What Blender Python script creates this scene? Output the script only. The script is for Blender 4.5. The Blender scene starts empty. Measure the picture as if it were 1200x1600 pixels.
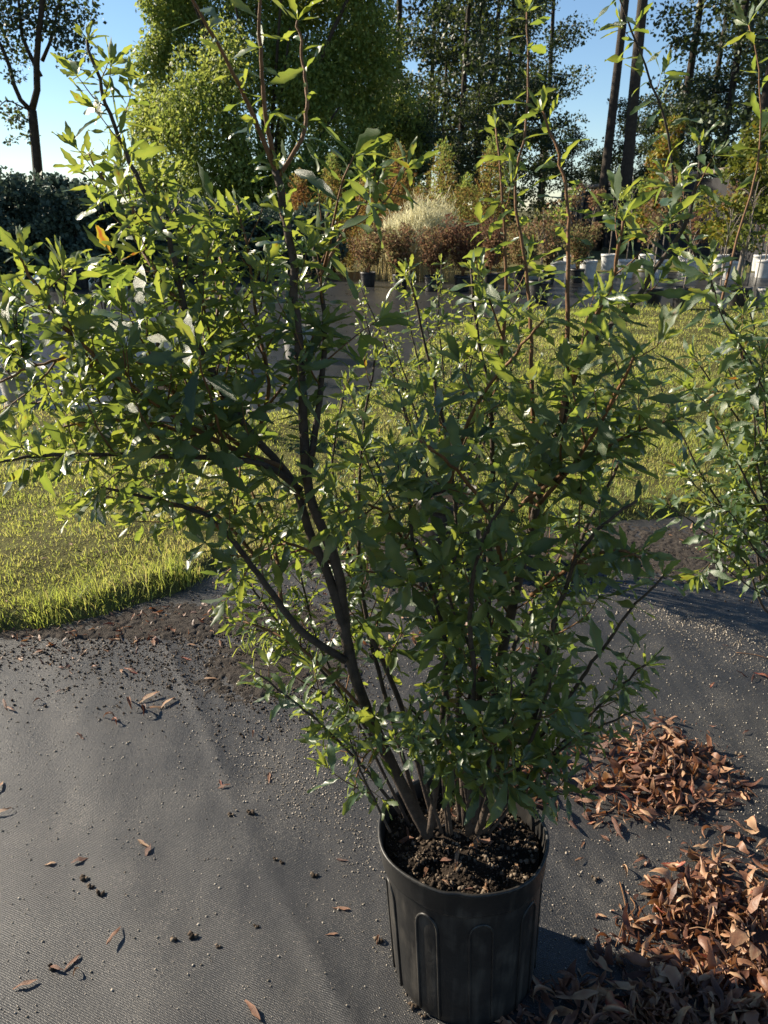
import bpy, math, random
import numpy as np
from mathutils import Vector, Matrix
R = math.radians
random.seed(7); rng = np.random.RandomState(7)
scene = bpy.context.scene
C = scene.collection

# ------------------------------------------------------------------ camera
CAMZ, PITCH, FPX = 1.55, R(21.5), 1202.0
cam = bpy.data.cameras.new('camera'); camo = bpy.data.objects.new('camera', cam); C.objects.link(camo)
cam.sensor_fit = 'VERTICAL'; cam.sensor_height = 24; cam.lens = 24 * FPX / 1600
cam.clip_start = 0.02; cam.clip_end = 2000
camo.location = (0, 0, CAMZ); camo.rotation_euler = (math.pi / 2 - PITCH, 0, 0)
cam.dof.use_dof = True; cam.dof.focus_distance = 1.6; cam.dof.aperture_fstop = 10
scene.camera = camo

# ------------------------------------------------------------------ sky and sun
SUN_AZ, SUN_EL = R(-66), R(28)
world = bpy.data.worlds.new('World'); scene.world = world; world.use_nodes = True
nt = world.node_tree; nt.nodes.clear()
sky = nt.nodes.new('ShaderNodeTexSky'); sky.sky_type = 'NISHITA'; sky.sun_disc = False
sky.sun_elevation = SUN_EL; sky.sun_rotation = SUN_AZ % (2 * math.pi)
sky.air_density = 1.0; sky.dust_density = 0.0; sky.ozone_density = 4.0
bg = nt.nodes.new('ShaderNodeBackground'); bg.inputs[1].default_value = 0.06
wo = nt.nodes.new('ShaderNodeOutputWorld')
nt.links.new(sky.outputs[0], bg.inputs[0]); nt.links.new(bg.outputs[0], wo.inputs[0])
sl = bpy.data.lights.new('sun', 'SUN'); sl.energy = 5.0; sl.angle = R(0.53); sl.color = (1.0, 0.88, 0.7)
so = bpy.data.objects.new('sun', sl); C.objects.link(so)
SUN = Vector((math.sin(SUN_AZ) * math.cos(SUN_EL), math.cos(SUN_AZ) * math.cos(SUN_EL), math.sin(SUN_EL)))
so.rotation_euler = SUN.to_track_quat('Z', 'Y').to_euler(); so.location = (-8, 4, 9)
vs = scene.view_settings
vs.view_transform = 'Standard'; vs.look = 'None'; vs.gamma = 1; vs.use_curve_mapping = False; vs.exposure = 1.4

# ------------------------------------------------------------------ helpers
def ray(x, y):
    a, b = (x - 600) / FPX, (800 - y) / FPX
    return np.array([a, math.cos(PITCH) + b * math.sin(PITCH), -math.sin(PITCH) + b * math.cos(PITCH)])
def at(x, y, Y):
    d = ray(x, y); return np.array([0, 0, CAMZ]) + d * (Y / d[1])
def gr(x, y, z=0.0):
    d = ray(x, y); return np.array([0, 0, CAMZ]) + d * ((z - CAMZ) / d[2])
def project(P):
    v = np.asarray(P, float) - np.array([0, 0, CAMZ])
    zc = v[..., 1] * math.cos(PITCH) - v[..., 2] * math.sin(PITCH)
    yc = v[..., 1] * math.sin(PITCH) + v[..., 2] * math.cos(PITCH)
    return 600 + FPX * v[..., 0] / zc, 800 - FPX * yc / zc, zc

class MB:
    def __init__(s): s.v = []; s.f = []; s.a = []; s.n = 0
    def add(s, v, f, tone=0.5):
        v = np.asarray(v, float).reshape(-1, 3)
        s.v.append(v); s.f += [tuple(i + s.n for i in q) for q in f]
        s.a.append(np.full(len(v), tone)); s.n += len(v); return s
    def box(s, c, size, tone=.5, rz=0):
        x, y, z = [d / 2 for d in size]
        v = np.array([(i * x, j * y, k * z) for i in (-1, 1) for j in (-1, 1) for k in (-1, 1)])
        cs, sn = math.cos(rz), math.sin(rz)
        v = v @ np.array([[cs, sn, 0], [-sn, cs, 0], [0, 0, 1]]) + np.array(c)
        return s.add(v, [(0, 1, 3, 2), (4, 6, 7, 5), (0, 4, 5, 1), (2, 3, 7, 6), (0, 2, 6, 4), (1, 5, 7, 3)], tone)
    def tube(s, pts, rad, sides=6, tone=.5, cap=True):
        pts = np.asarray(pts, float); n = len(pts)
        rad = np.broadcast_to(rad, (n,))
        t = np.gradient(pts, axis=0); t /= np.linalg.norm(t, axis=1)[:, None] + 1e-9
        u = np.cross(t[0], (0.3, 0.9, 0.1)); u /= np.linalg.norm(u)
        V = []
        ang = np.arange(sides) * 2 * math.pi / sides
        for i in range(n):
            u = u - t[i] * np.dot(u, t[i]); u /= np.linalg.norm(u) + 1e-9
            w = np.cross(t[i], u)
            V.append(pts[i] + rad[i] * (np.cos(ang)[:, None] * u + np.sin(ang)[:, None] * w))
        F = [(i * sides + k, i * sides + (k + 1) % sides, (i + 1) * sides + (k + 1) % sides, (i + 1) * sides + k)
             for i in range(n - 1) for k in range(sides)]
        if cap: F += [tuple(range(sides))[::-1], tuple((n - 1) * sides + k for k in range(sides))]
        return s.add(np.concatenate(V), F, tone)
    def mesh(s, name, mat, smooth=True):
        return np_mesh(name, np.concatenate(s.v), s.f, np.concatenate(s.a), mat, smooth)

def np_mesh(name, V, F, tone, mat, smooth=True):
    me = bpy.data.meshes.new(name)
    if isinstance(F, np.ndarray):
        k = F.shape[1]; m = len(F)
        me.vertices.add(len(V)); me.vertices.foreach_set('co', np.ascontiguousarray(V, np.float32).ravel())
        me.loops.add(m * k); me.loops.foreach_set('vertex_index', F.astype(np.int32).ravel())
        me.polygons.add(m); me.polygons.foreach_set('loop_start', np.arange(0, m * k, k, dtype=np.int32))
        me.update(calc_edges=True)
    else:
        me.from_pydata(V.tolist(), [], F)
    if smooth: me.polygons.foreach_set('use_smooth', np.ones(len(me.polygons), bool))
    at_ = me.attributes.new('tone', 'FLOAT', 'POINT'); at_.data.foreach_set('value', np.asarray(tone, np.float32))
    if mat: me.materials.append(mat)
    me.update(); return me

def link(name, data, parent=None, loc=None):
    o = bpy.data.objects.new(name, data); C.objects.link(o)
    if parent is not None: o.parent = parent
    if loc is not None: o.location = loc
    return o
def tag(o, label=None, cat=None, group=None, kind=None):
    if label: o['label'] = label
    if cat: o['category'] = cat
    if group: o['group'] = group
    if kind: o['kind'] = kind
    return o
def empty(name, loc, label, cat, group=None):
    o = link(name, None, None, tuple(float(q) for q in loc)); o.empty_display_size = .1
    return tag(o, label, cat, group)
def copy_tree(o, parent=None):
    c = o.copy(); C.objects.link(c); c.parent = parent
    for ch in list(o.children): copy_tree(ch, c)
    return c

def smooth_path(pts, n):
    pts = np.asarray(pts, float)
    d = np.r_[0, np.cumsum(np.linalg.norm(np.diff(pts, axis=0), axis=1))]
    P = np.vstack([2 * pts[0] - pts[1], pts, 2 * pts[-1] - pts[-2]])
    out = []
    for s in np.linspace(0, d[-1], n):
        i = min(max(np.searchsorted(d, s, 'right') - 1, 0), len(pts) - 2)
        t = (s - d[i]) / (d[i + 1] - d[i] + 1e-9)
        a, b, c, e = P[i], P[i + 1], P[i + 2], P[i + 3]
        out.append(.5 * (2 * b + (c - a) * t + (2 * a - 5 * b + 4 * c - e) * t ** 2 + (3 * b - a - 3 * c + e) * t ** 3))
    return np.array(out)
def unit(v): return v / (np.linalg.norm(v, axis=-1, keepdims=True) + 1e-9)

def batch(name, templates, idx, M, P, tone, mat, smooth=True):
    """templates: list of (V,F) with equal face size; M (N,3,3) columns = axes; P (N,3)"""
    Vs, Fs, Ts, off = [], [], [], 0
    for k, tp_ in enumerate(templates):
        tv, tf = tp_[0], tp_[1]; off_t = tp_[2] if len(tp_) > 2 else np.zeros(len(tv))
        sel = np.where(idx == k)[0]
        if not len(sel): continue
        v = np.einsum('nij,vj->nvi', M[sel], tv) + P[sel][:, None, :]
        nv = len(tv)
        Fs.append((tf[None] + (np.arange(len(sel)) * nv)[:, None, None] + off).reshape(-1, tf.shape[1]))
        Vs.append(v.reshape(-1, 3)); Ts.append(np.clip(tone[sel][:, None] + off_t[None], 0, 1).ravel()); off += len(sel) * nv
    return np_mesh(name, np.concatenate(Vs), np.concatenate(Fs), np.concatenate(Ts), mat, smooth)

def rand_rot(n, r=rng):
    q = r.normal(size=(n, 4)); q /= np.linalg.norm(q, axis=1)[:, None]
    w, x, y, z = q.T
    return np.stack([np.stack([1-2*(y*y+z*z), 2*(x*y-z*w), 2*(x*z+y*w)], -1),
                     np.stack([2*(x*y+z*w), 1-2*(x*x+z*z), 2*(y*z-x*w)], -1),
                     np.stack([2*(x*z-y*w), 2*(y*z+x*w), 1-2*(x*x+y*y)], -1)], 1)
def frames(d, nrm):
    """columns x=width, y=length(d), z=normal"""
    d = unit(d); x = unit(np.cross(d, nrm)); z = np.cross(x, d)
    return np.stack([x, d, z], -1)

_rn = np.random.RandomState(3).rand(64, 64)
def vnoise(x, y):
    x = np.asarray(x, float); y = np.asarray(y, float)
    xi, yi = np.floor(x).astype(int), np.floor(y).astype(int); fx, fy = x - xi, y - yi
    fx = fx * fx * (3 - 2 * fx); fy = fy * fy * (3 - 2 * fy)
    g = lambda a, b: _rn[a % 64, b % 64]
    return (g(xi, yi) * (1 - fx) + g(xi + 1, yi) * fx) * (1 - fy) + (g(xi, yi + 1) * (1 - fx) + g(xi + 1, yi + 1) * fx) * fy
def inpoly(x, y, poly):
    x = np.asarray(x); y = np.asarray(y); c = np.zeros(x.shape, bool); n = len(poly)
    for i in range(n):
        x1, y1 = poly[i]; x2, y2 = poly[(i + 1) % n]
        k = ((y1 > y) != (y2 > y)) & (x < (x2 - x1) * (y - y1) / (y2 - y1 + 1e-12) + x1)
        c ^= k
    return c

# ------------------------------------------------------------------ materials
def new_mat(name):
    m = bpy.data.materials.new(name); m.use_nodes = True; t = m.node_tree; t.nodes.clear()
    o = t.nodes.new('ShaderNodeOutputMaterial'); return m, t, o
def N(t, typ, **kw):
    n = t.nodes.new(typ)
    for k, v in kw.items():
        if k.startswith('i_'):
            key = k[2:]; n.inputs[int(key) if key.isdigit() else key.replace('_', ' ')].default_value = v
        else: setattr(n, k, v)
    return n
def ramp(t, fac, stops):
    r = t.nodes.new('ShaderNodeValToRGB'); e = r.color_ramp.elements
    e[0].position, e[0].color = stops[0][0], (*stops[0][1], 1)
    e[1].position, e[1].color = stops[-1][0], (*stops[-1][1], 1)
    for p, c in stops[1:-1]:
        q = e.new(p); q.color = (*c, 1)
    t.links.new(fac, r.inputs[0]); return r
def leaf_mat(name, stops, tstops, trans=.4, rough=.4, spec=.5, bump=0.0, under=None, coat=0.0):
    m, t, o = new_mat(name)
    a = N(t, 'ShaderNodeAttribute', attribute_name='tone')
    tc = N(t, 'ShaderNodeTexCoord')
    no = N(t, 'ShaderNodeTexNoise', i_Scale=60.0, i_Detail=2.0); t.links.new(tc.outputs['Object'], no.inputs[0])
    ad = N(t, 'ShaderNodeMath', operation='MULTIPLY_ADD', i_1=.16, i_2=-.08); t.links.new(no.outputs[0], ad.inputs[0])
    ad2 = N(t, 'ShaderNodeMath', operation='ADD'); t.links.new(ad.outputs[0], ad2.inputs[0]); t.links.new(a.outputs['Fac'], ad2.inputs[1])
    c = ramp(t, ad2.outputs[0], stops); ct = ramp(t, ad2.outputs[0], tstops)
    p = N(t, 'ShaderNodeBsdfPrincipled', i_Roughness=rough); p.inputs['Specular IOR Level'].default_value = spec
    p.inputs['Coat Weight'].default_value = coat; p.inputs['Coat Roughness'].default_value = .36
    col = c.outputs[0]
    if under:
        g = N(t, 'ShaderNodeNewGeometry'); mx = N(t, 'ShaderNodeMix', data_type='RGBA'); mx.inputs[7].default_value = (*under, 1)
        mm = N(t, 'ShaderNodeMath', operation='MULTIPLY', i_1=.6); t.links.new(g.outputs['Backfacing'], mm.inputs[0])
        t.links.new(mm.outputs[0], mx.inputs[0]); t.links.new(col, mx.inputs[6]); col = mx.outputs[2]
        mr = N(t, 'ShaderNodeMath', operation='MULTIPLY_ADD', i_1=.3, i_2=rough); t.links.new(g.outputs['Backfacing'], mr.inputs[0]); t.links.new(mr.outputs[0], p.inputs['Roughness'])
    t.links.new(col, p.inputs['Base Color'])
    if bump:
        b = N(t, 'ShaderNodeBump', i_Strength=bump, i_Distance=.002); n2 = N(t, 'ShaderNodeTexNoise', i_Scale=140.0)
        t.links.new(tc.outputs['Object'], n2.inputs[0]); t.links.new(n2.outputs[0], b.inputs['Height']); t.links.new(b.outputs[0], p.inputs['Normal'])
    tr = N(t, 'ShaderNodeBsdfTranslucent'); t.links.new(ct.outputs[0], tr.inputs[0])
    mx = N(t, 'ShaderNodeMixShader', i_0=trans); t.links.new(p.outputs[0], mx.inputs[1]); t.links.new(tr.outputs[0], mx.inputs[2])
    t.links.new(mx.outputs[0], o.inputs[0]); return m
def noise_mat(name, c1, c2, scale=5.0, rough=.8, bump=.3, dist=.01, spec=.3, detail=6.0, coords='Object'):
    m, t, o = new_mat(name); tc = N(t, 'ShaderNodeTexCoord')
    n = N(t, 'ShaderNodeTexNoise', i_Scale=scale, i_Detail=detail, i_Roughness=.65); t.links.new(tc.outputs[coords], n.inputs[0])
    c = ramp(t, n.outputs[0], [(.3, c1), (.7, c2)])
    p = N(t, 'ShaderNodeBsdfPrincipled', i_Roughness=rough); p.inputs['Specular IOR Level'].default_value = spec
    t.links.new(c.outputs[0], p.inputs['Base Color'])
    b = N(t, 'ShaderNodeBump', i_Strength=bump, i_Distance=dist); n2 = N(t, 'ShaderNodeTexNoise', i_Scale=scale * 6, i_Detail=4.0)
    t.links.new(tc.outputs[coords], n2.inputs[0]); t.links.new(n2.outputs[0], b.inputs['Height']); t.links.new(b.outputs[0], p.inputs['Normal'])
    t.links.new(p.outputs[0], o.inputs[0]); return m
def tone_mat(name, stops, rough=.8, spec=.3, trans=None, tstops=None):
    m, t, o = new_mat(name); a = N(t, 'ShaderNodeAttribute', attribute_name='tone')
    c = ramp(t, a.outputs['Fac'], stops)
    p = N(t, 'ShaderNodeBsdfPrincipled', i_Roughness=rough); p.inputs['Specular IOR Level'].default_value = spec
    t.links.new(c.outputs[0], p.inputs['Base Color'])
    if trans:
        tr = N(t, 'ShaderNodeBsdfTranslucent'); ct = ramp(t, a.outputs['Fac'], tstops or stops); t.links.new(ct.outputs[0], tr.inputs[0])
        mx = N(t, 'ShaderNodeMixShader', i_0=trans); t.links.new(p.outputs[0], mx.inputs[1]); t.links.new(tr.outputs[0], mx.inputs[2]); t.links.new(mx.outputs[0], o.inputs[0])
    else: t.links.new(p.outputs[0], o.inputs[0])
    return m

M_LEAF = leaf_mat('bayberry_leaf',
    [(0, (.017, .040, .023)), (.45, (.031, .068, .030)), (.8, (.070, .115, .038)), (.93, (.14, .12, .02)), (1, (.16, .05, .02))],
    [(0, (.12, .18, .028)), (.45, (.265, .345, .045)), (.8, (.42, .46, .06)), (.93, (.42, .33, .03)), (1, (.35, .10, .02))],
    trans=.40, rough=.40, spec=.6, bump=.4, under=(.08, .11, .06), coat=.22)
M_BIG = leaf_mat('glossy_leaf', [(0, (.03, .065, .025)), (1, (.10, .17, .05))], [(0, (.20, .30, .03)), (1, (.42, .52, .08))], trans=.36, rough=.32, bump=.15)
M_DRY = leaf_mat('dry_leaf', [(0, (.05, .024, .018)), (.35, (.125, .055, .034)), (.6, (.23, .115, .066)), (.85, (.38, .25, .145)), (.96, (.22, .05, .03)), (1, (.20, .045, .03))],
    [(0, (.10, .03, .01)), (.5, (.30, .11, .03)), (.85, (.38, .20, .07)), (1, (.35, .06, .02))], trans=.22, rough=.5, spec=.4, bump=.5)
M_BARK = noise_mat('grey_bark', (.028, .020, .015), (.085, .063, .048), 40, .8, .6, .004)
M_TWIG = noise_mat('brown_twig', (.09, .045, .02), (.19, .095, .04), 50, .7, .4, .002)
M_GRASS = tone_mat('lawn_grass', [(0, (.09, .14, .03)), (.5, (.24, .28, .07)), (.8, (.40, .37, .14)), (1, (.46, .37, .22))], .6, .3, .45,
    [(0, (.26, .36, .05)), (.5, (.55, .58, .11)), (.8, (.66, .58, .18)), (1, (.6, .46, .24))])
M_SOIL = noise_mat('dark_soil', (.008, .006, .005), (.028, .020, .014), 30, .95, .8, .01, .15)
M_CLOD = tone_mat('soil_crumb', [(0, (.02, .015, .011)), (.6, (.07, .052, .038)), (1, (.19, .15, .11))], .95, .15)
M_GRIT = tone_mat('pale_grit', [(0, (.10, .085, .065)), (.6, (.28, .24, .19)), (1, (.52, .46, .38))], .85, .3)
M_BLACK = noise_mat('black_plastic', (.0055, .0055, .006), (.020, .019, .0175), 11, .48, .35, .002, .4, 9.0)
def dusty(m):
    t = m.node_tree; p = next(n for n in t.nodes if n.type == 'BSDF_PRINCIPLED'); src = p.inputs['Base Color'].links[0].from_socket
    tc = N(t, 'ShaderNodeTexCoord'); mp = N(t, 'ShaderNodeMapping'); mp.inputs['Scale'].default_value = (60, 60, 5); t.links.new(tc.outputs['Object'], mp.inputs[0])
    n1 = N(t, 'ShaderNodeTexNoise', i_Scale=1.0, i_Detail=6.0); t.links.new(mp.outputs[0], n1.inputs[0]); n2 = N(t, 'ShaderNodeTexNoise', i_Scale=14.0, i_Detail=8.0); t.links.new(tc.outputs['Object'], n2.inputs[0])
    mu = N(t, 'ShaderNodeMath', operation='MULTIPLY'); t.links.new(n1.outputs[0], mu.inputs[0]); t.links.new(n2.outputs[0], mu.inputs[1])
    mr = N(t, 'ShaderNodeMapRange'); mr.inputs[1].default_value = .24; mr.inputs[2].default_value = .42; mr.inputs[4].default_value = .55; t.links.new(mu.outputs[0], mr.inputs[0])
    mx = N(t, 'ShaderNodeMix', data_type='RGBA'); mx.inputs[7].default_value = (.085, .075, .062, 1); t.links.new(mr.outputs[0], mx.inputs[0]); t.links.new(src, mx.inputs[6]); t.links.new(mx.outputs[2], p.inputs['Base Color'])
dusty(M_BLACK)
M_GREYPOT = noise_mat('grey_plastic', (.16, .155, .14), (.26, .25, .23), 10, .5, .2, .003, .4)
M_WHITE = noise_mat('white_plastic', (.36, .36, .35), (.62, .62, .60), 9, .5, .15, .003, .4)
M_WOOD = noise_mat('weathered_wood', (.12, .10, .08), (.24, .20, .16), 20, .85, .5, .004)
M_NET = noise_mat('shade_cloth', (.012, .012, .014), (.03, .03, .033), 30, .8, .3, .003)
M_STONE = noise_mat('grey_stone', (.16, .14, .12), (.34, .31, .27), 18, .9, .6, .01)
M_TRUNK = noise_mat('forest_bark', (.022, .017, .013), (.06, .047, .036), 6, .9, .9, .03)
M_FAR = tone_mat('forest_leaf', [(0, (.010, .022, .014)), (.6, (.028, .050, .022)), (1, (.08, .10, .03))], .55, .5, .22, [(0, (.03, .06, .012)), (1, (.20, .24, .04))])
M_FEATHER = tone_mat('feathery_leaf', [(0, (.065, .115, .03)), (.5, (.145, .205, .05)), (1, (.24, .285, .08))], .5, .4, .42, [(0, (.22, .31, .05)), (1, (.56, .58, .13))])
M_RUST = tone_mat('rusty_conifer', [(0, (.22, .10, .035)), (.5, (.30, .21, .06)), (1, (.26, .34, .07))], .7, .2, .42)
M_PLUME = tone_mat('pale_plume', [(0, (.50, .47, .28)), (1, (.68, .65, .44))], .9, .05, .5)
M_BROWNW = tone_mat('brown_weed', [(0, (.13, .06, .04)), (.5, (.23, .135, .075)), (1, (.21, .21, .08))], .8, .15, .38)
M_AUTUMN = tone_mat('autumn_leaf', [(0, (.08, .11, .02)), (.5, (.18, .19, .025)), (.8, (.30, .20, .03)), (1, (.30, .11, .03))], .55, .3, .4)
M_HEDGE = tone_mat('hedge_leaf', [(0, (.04, .065, .05)), (1, (.10, .14, .09))], .6, .3, .2)

def mat_fabric(name, dust=.5, bump=.45, rough=.44, spec=.6, speck=.32):
    m, t, o = new_mat(name); tc = N(t, 'ShaderNodeTexCoord')
    mp = N(t, 'ShaderNodeMapping'); mp.inputs['Rotation'].default_value = (0, 0, R(24)); t.links.new(tc.outputs['Object'], mp.inputs[0])
    w1 = N(t, 'ShaderNodeTexWave', bands_direction='X', i_Scale=95.0, i_Distortion=2.2, i_Detail=2.0); w1.inputs['Detail Scale'].default_value = 3
    w2 = N(t, 'ShaderNodeTexWave', bands_direction='Y', i_Scale=70.0, i_Distortion=2.2, i_Detail=2.0); w2.inputs['Detail Scale'].default_value = 3
    t.links.new(mp.outputs[0], w1.inputs[0]); t.links.new(mp.outputs[0], w2.inputs[0])
    wm = N(t, 'ShaderNodeMath', operation='MULTIPLY'); t.links.new(w1.outputs['Fac'], wm.inputs[0]); t.links.new(w2.outputs['Fac'], wm.inputs[1])
    n1 = N(t, 'ShaderNodeTexNoise', i_Scale=2.2, i_Detail=6.0, i_Roughness=.62); t.links.new(tc.outputs['Object'], n1.inputs[0])
    mp2 = N(t, 'ShaderNodeMapping'); mp2.inputs['Rotation'].default_value = (0, 0, R(-32)); mp2.inputs['Scale'].default_value = (9, 1.0, 1)
    t.links.new(tc.outputs['Object'], mp2.inputs[0])
    n2 = N(t, 'ShaderNodeTexNoise', i_Scale=2.0, i_Detail=5.0); t.links.new(mp2.outputs[0], n2.inputs[0])
    n3 = N(t, 'ShaderNodeTexNoise', i_Scale=260.0, i_Detail=2.0); t.links.new(tc.outputs['Object'], n3.inputs[0])
    s = N(t, 'ShaderNodeMath', operation='MULTIPLY_ADD', i_1=.75); t.links.new(n2.outputs[0], s.inputs[0]); t.links.new(n1.outputs[0], s.inputs[2])
    s2 = N(t, 'ShaderNodeMath', operation='MULTIPLY_ADD', i_1=.5); t.links.new(n3.outputs[0], s2.inputs[0]); t.links.new(s.outputs[0], s2.inputs[2])
    mr = N(t, 'ShaderNodeMapRange'); mr.inputs[1].default_value = .92; mr.inputs[2].default_value = 1.35; mr.inputs[3].default_value = 0; mr.inputs[4].default_value = dust
    t.links.new(s2.outputs[0], mr.inputs[0])
    mx = N(t, 'ShaderNodeMix', data_type='RGBA'); mx.inputs[6].default_value = (.012, .013, .015, 1); mx.inputs[7].default_value = (.115, .107, .098, 1)
    n4 = N(t, 'ShaderNodeTexNoise', i_Scale=420.0, i_Detail=1.0); t.links.new(tc.outputs['Object'], n4.inputs[0])
    n5 = N(t, 'ShaderNodeTexNoise', i_Scale=5.0, i_Detail=5.0); t.links.new(tc.outputs['Object'], n5.inputs[0])
    th = N(t, 'ShaderNodeMath', operation='MULTIPLY_ADD', i_1=.35); t.links.new(n5.outputs[0], th.inputs[0]); t.links.new(n4.outputs[0], th.inputs[2])
    sp = N(t, 'ShaderNodeMapRange'); sp.inputs[1].default_value = .78; sp.inputs[2].default_value = .86; t.links.new(th.outputs[0], sp.inputs[0])
    mx0 = N(t, 'ShaderNodeMix', data_type='RGBA'); mx0.inputs[6].default_value = (.060, .058, .055, 1); mx0.inputs[7].default_value = (.42, .38, .32, 1)
    t.links.new(sp.outputs[0], mx0.inputs[0]); t.links.new(mx0.outputs[2], mx.inputs[7])
    mu = N(t, 'ShaderNodeMath', operation='MAXIMUM'); msp = N(t, 'ShaderNodeMath', operation='MULTIPLY', i_1=speck); t.links.new(sp.outputs[0], msp.inputs[0])
    t.links.new(mr.outputs[0], mu.inputs[0]); t.links.new(msp.outputs[0], mu.inputs[1]); t.links.new(mu.outputs[0], mx.inputs[0])
    p = N(t, 'ShaderNodeBsdfPrincipled'); p.inputs['Specular IOR Level'].default_value = spec
    rr = N(t, 'ShaderNodeMath', operation='MULTIPLY_ADD', i_1=.25, i_2=rough); t.links.new(mr.outputs[0], rr.inputs[0]); t.links.new(rr.outputs[0], p.inputs['Roughness'])
    t.links.new(mx.outputs[2], p.inputs['Base Color'])
    b = N(t, 'ShaderNodeBump', i_Strength=bump, i_Distance=.002); t.links.new(wm.outputs[0], b.inputs['Height'])
    b2 = N(t, 'ShaderNodeBump', i_Strength=bump*.5, i_Distance=.003); t.links.new(n3.outputs[0], b2.inputs['Height']); t.links.new(b.outputs[0], b2.inputs['Normal'])
    t.links.new(b2.outputs[0], p.inputs['Normal']); t.links.new(p.outputs[0], o.inputs[0]); return m
M_MAT = mat_fabric('weed_mat_fabric', .42, .45, .46, .42, .26)
M_MAT2 = mat_fabric('far_mat_fabric', .25, .10, .27, .7, .15)

# ------------------------------------------------------------------ setting: ground sheets
def poly_px(pts, z=0): return [tuple(gr(x, y, z)[:2]) for x, y in pts]
g = MB()
gx = np.r_[-400, -120, -40, -12, 0, 12, 40, 120, 400]; gy = np.r_[-60, -10, 0, 12, 40, 80, 160, 400, 900]
V = [(x, y, -.03) for y in gy for x in gx]; nx = len(gx)
g.add(V, [(j*nx+i, j*nx+i+1, (j+1)*nx+i+1, (j+1)*nx+i) for j in range(len(gy)-1) for i in range(nx-1)])
M_FIELD = noise_mat('rough_ground', (.05, .05, .02), (.13, .12, .05), .6, .95, .5, .05, .1)
tag(link('ground', g.mesh('ground', M_FIELD)), kind='structure')

def mat_height(x, y):
    z = .006 * (vnoise(x * 2.1, y * 2.1) - .5) + .003 * (vnoise(x * 6 + 9, y * 6) - .5)
    u = x * math.cos(R(28)) + y * math.sin(R(28)); v = -x * math.sin(R(28)) + y * math.cos(R(28))
    z = z + .0045 * (vnoise(u * 9, v * .9 + 5) - .5)
    for x0, w, h in ((-.66, .012, .007), (-.22, .010, .005), (.42, .014, .005), (1.1, .012, .006)):
        z = z + h * np.exp(-((u - x0 - .05 * vnoise(v * 1.3, x0 * 7 + 3)) / w) ** 2) * (.4 + .8 * vnoise(v * 2, x0 + 8))
    return z
def grid(x0, x1, y0, y1, nx, ny, hf):
    X, Y = np.meshgrid(np.linspace(x0, x1, nx), np.linspace(y0, y1, ny)); Z = hf(X, Y)
    i = np.arange(nx * ny).reshape(ny, nx)
    F = np.stack([i[:-1, :-1], i[:-1, 1:], i[1:, 1:], i[1:, :-1]], -1).reshape(-1, 4)
    return np.stack([X, Y, Z], -1).reshape(-1, 3), F
V, F = grid(-3.6, 3.6, -.8, 4.6, 360, 270, mat_height)
tag(link('weed_mat', np_mesh('weed_mat', V, F, np.zeros(len(V)), M_MAT)), kind='structure')
# second sheet of mat beyond the lawn
V, F = grid(-26, 26, 5.2, 21, 120, 60, lambda x, y: .012 * (vnoise(x * .8, y * .8) - .5) + .004)
tag(link('nursery_floor', np_mesh('nursery_floor', V, F, np.zeros(len(V)), M_MAT2)), kind='structure')

LAWN_PX = [(-700, 1075), (-300, 1045), (0, 985), (100, 972), (180, 950), (270, 925), (345, 885), (430, 872), (520, 852), (640, 838), (800, 826), (1000, 808), (1250, 800), (2200, 800),
           (2200, 478), (1300, 478), (1000, 482), (800, 492), (690, 520), (620, 590), (540, 640), (330, 654), (100, 650), (-200, 650), (-900, 650)]
LAWN = poly_px(LAWN_PX)
LP = np.array(LAWN)
def lawn_edge(x, y):   # distance to polygon border
    x = np.asarray(x); y = np.asarray(y); d = np.full(x.shape, 1e9)
    for i in range(len(LAWN)):
        a, b = LP[i], LP[(i + 1) % len(LAWN)]; ab = b - a; L = (ab ** 2).sum()
        t = np.clip(((x - a[0]) * ab[0] + (y - a[1]) * ab[1]) / L, 0, 1)
        d = np.minimum(d, np.hypot(x - a[0] - t * ab[0], y - a[1] - t * ab[1]))
    return d
def lawn_z(x, y):
    ins = inpoly(x, y, LAWN); d = lawn_edge(x, y) * np.where(ins, 1, -1) + .05 * (vnoise(x * 7, y * 7) - .5)
    return -.015 + (.045 + .05 * vnoise(x * 3, y * 3)) * np.clip(d / .10 + .4, 0, 1) + .02 * (vnoise(x * 1.7, y * 1.7) - .5) * (d > 0) + .008 * (vnoise(x * 15, y * 15) - .5)
V1, F1 = grid(-5.5, 6.5, 2.0, 7.5, 400, 190, lawn_z)
V2, F2 = grid(-5.5, 14, 7.5, 15, 130, 60, lawn_z)
Vl = np.concatenate([V1, V2]); Fl = np.concatenate([F1, F2 + len(V1)])
keep = (Vl[Fl][:, :, 2] > -.0149).any(1); Fl = Fl[keep]
M_TURF = noise_mat('turf_soil', (.035, .030, .014), (.10, .10, .03), 14, .95, .6, .02, .1)
tag(link('lawn', np_mesh('lawn', Vl, Fl, np.zeros(len(Vl)), M_TURF)), kind='structure')

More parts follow.
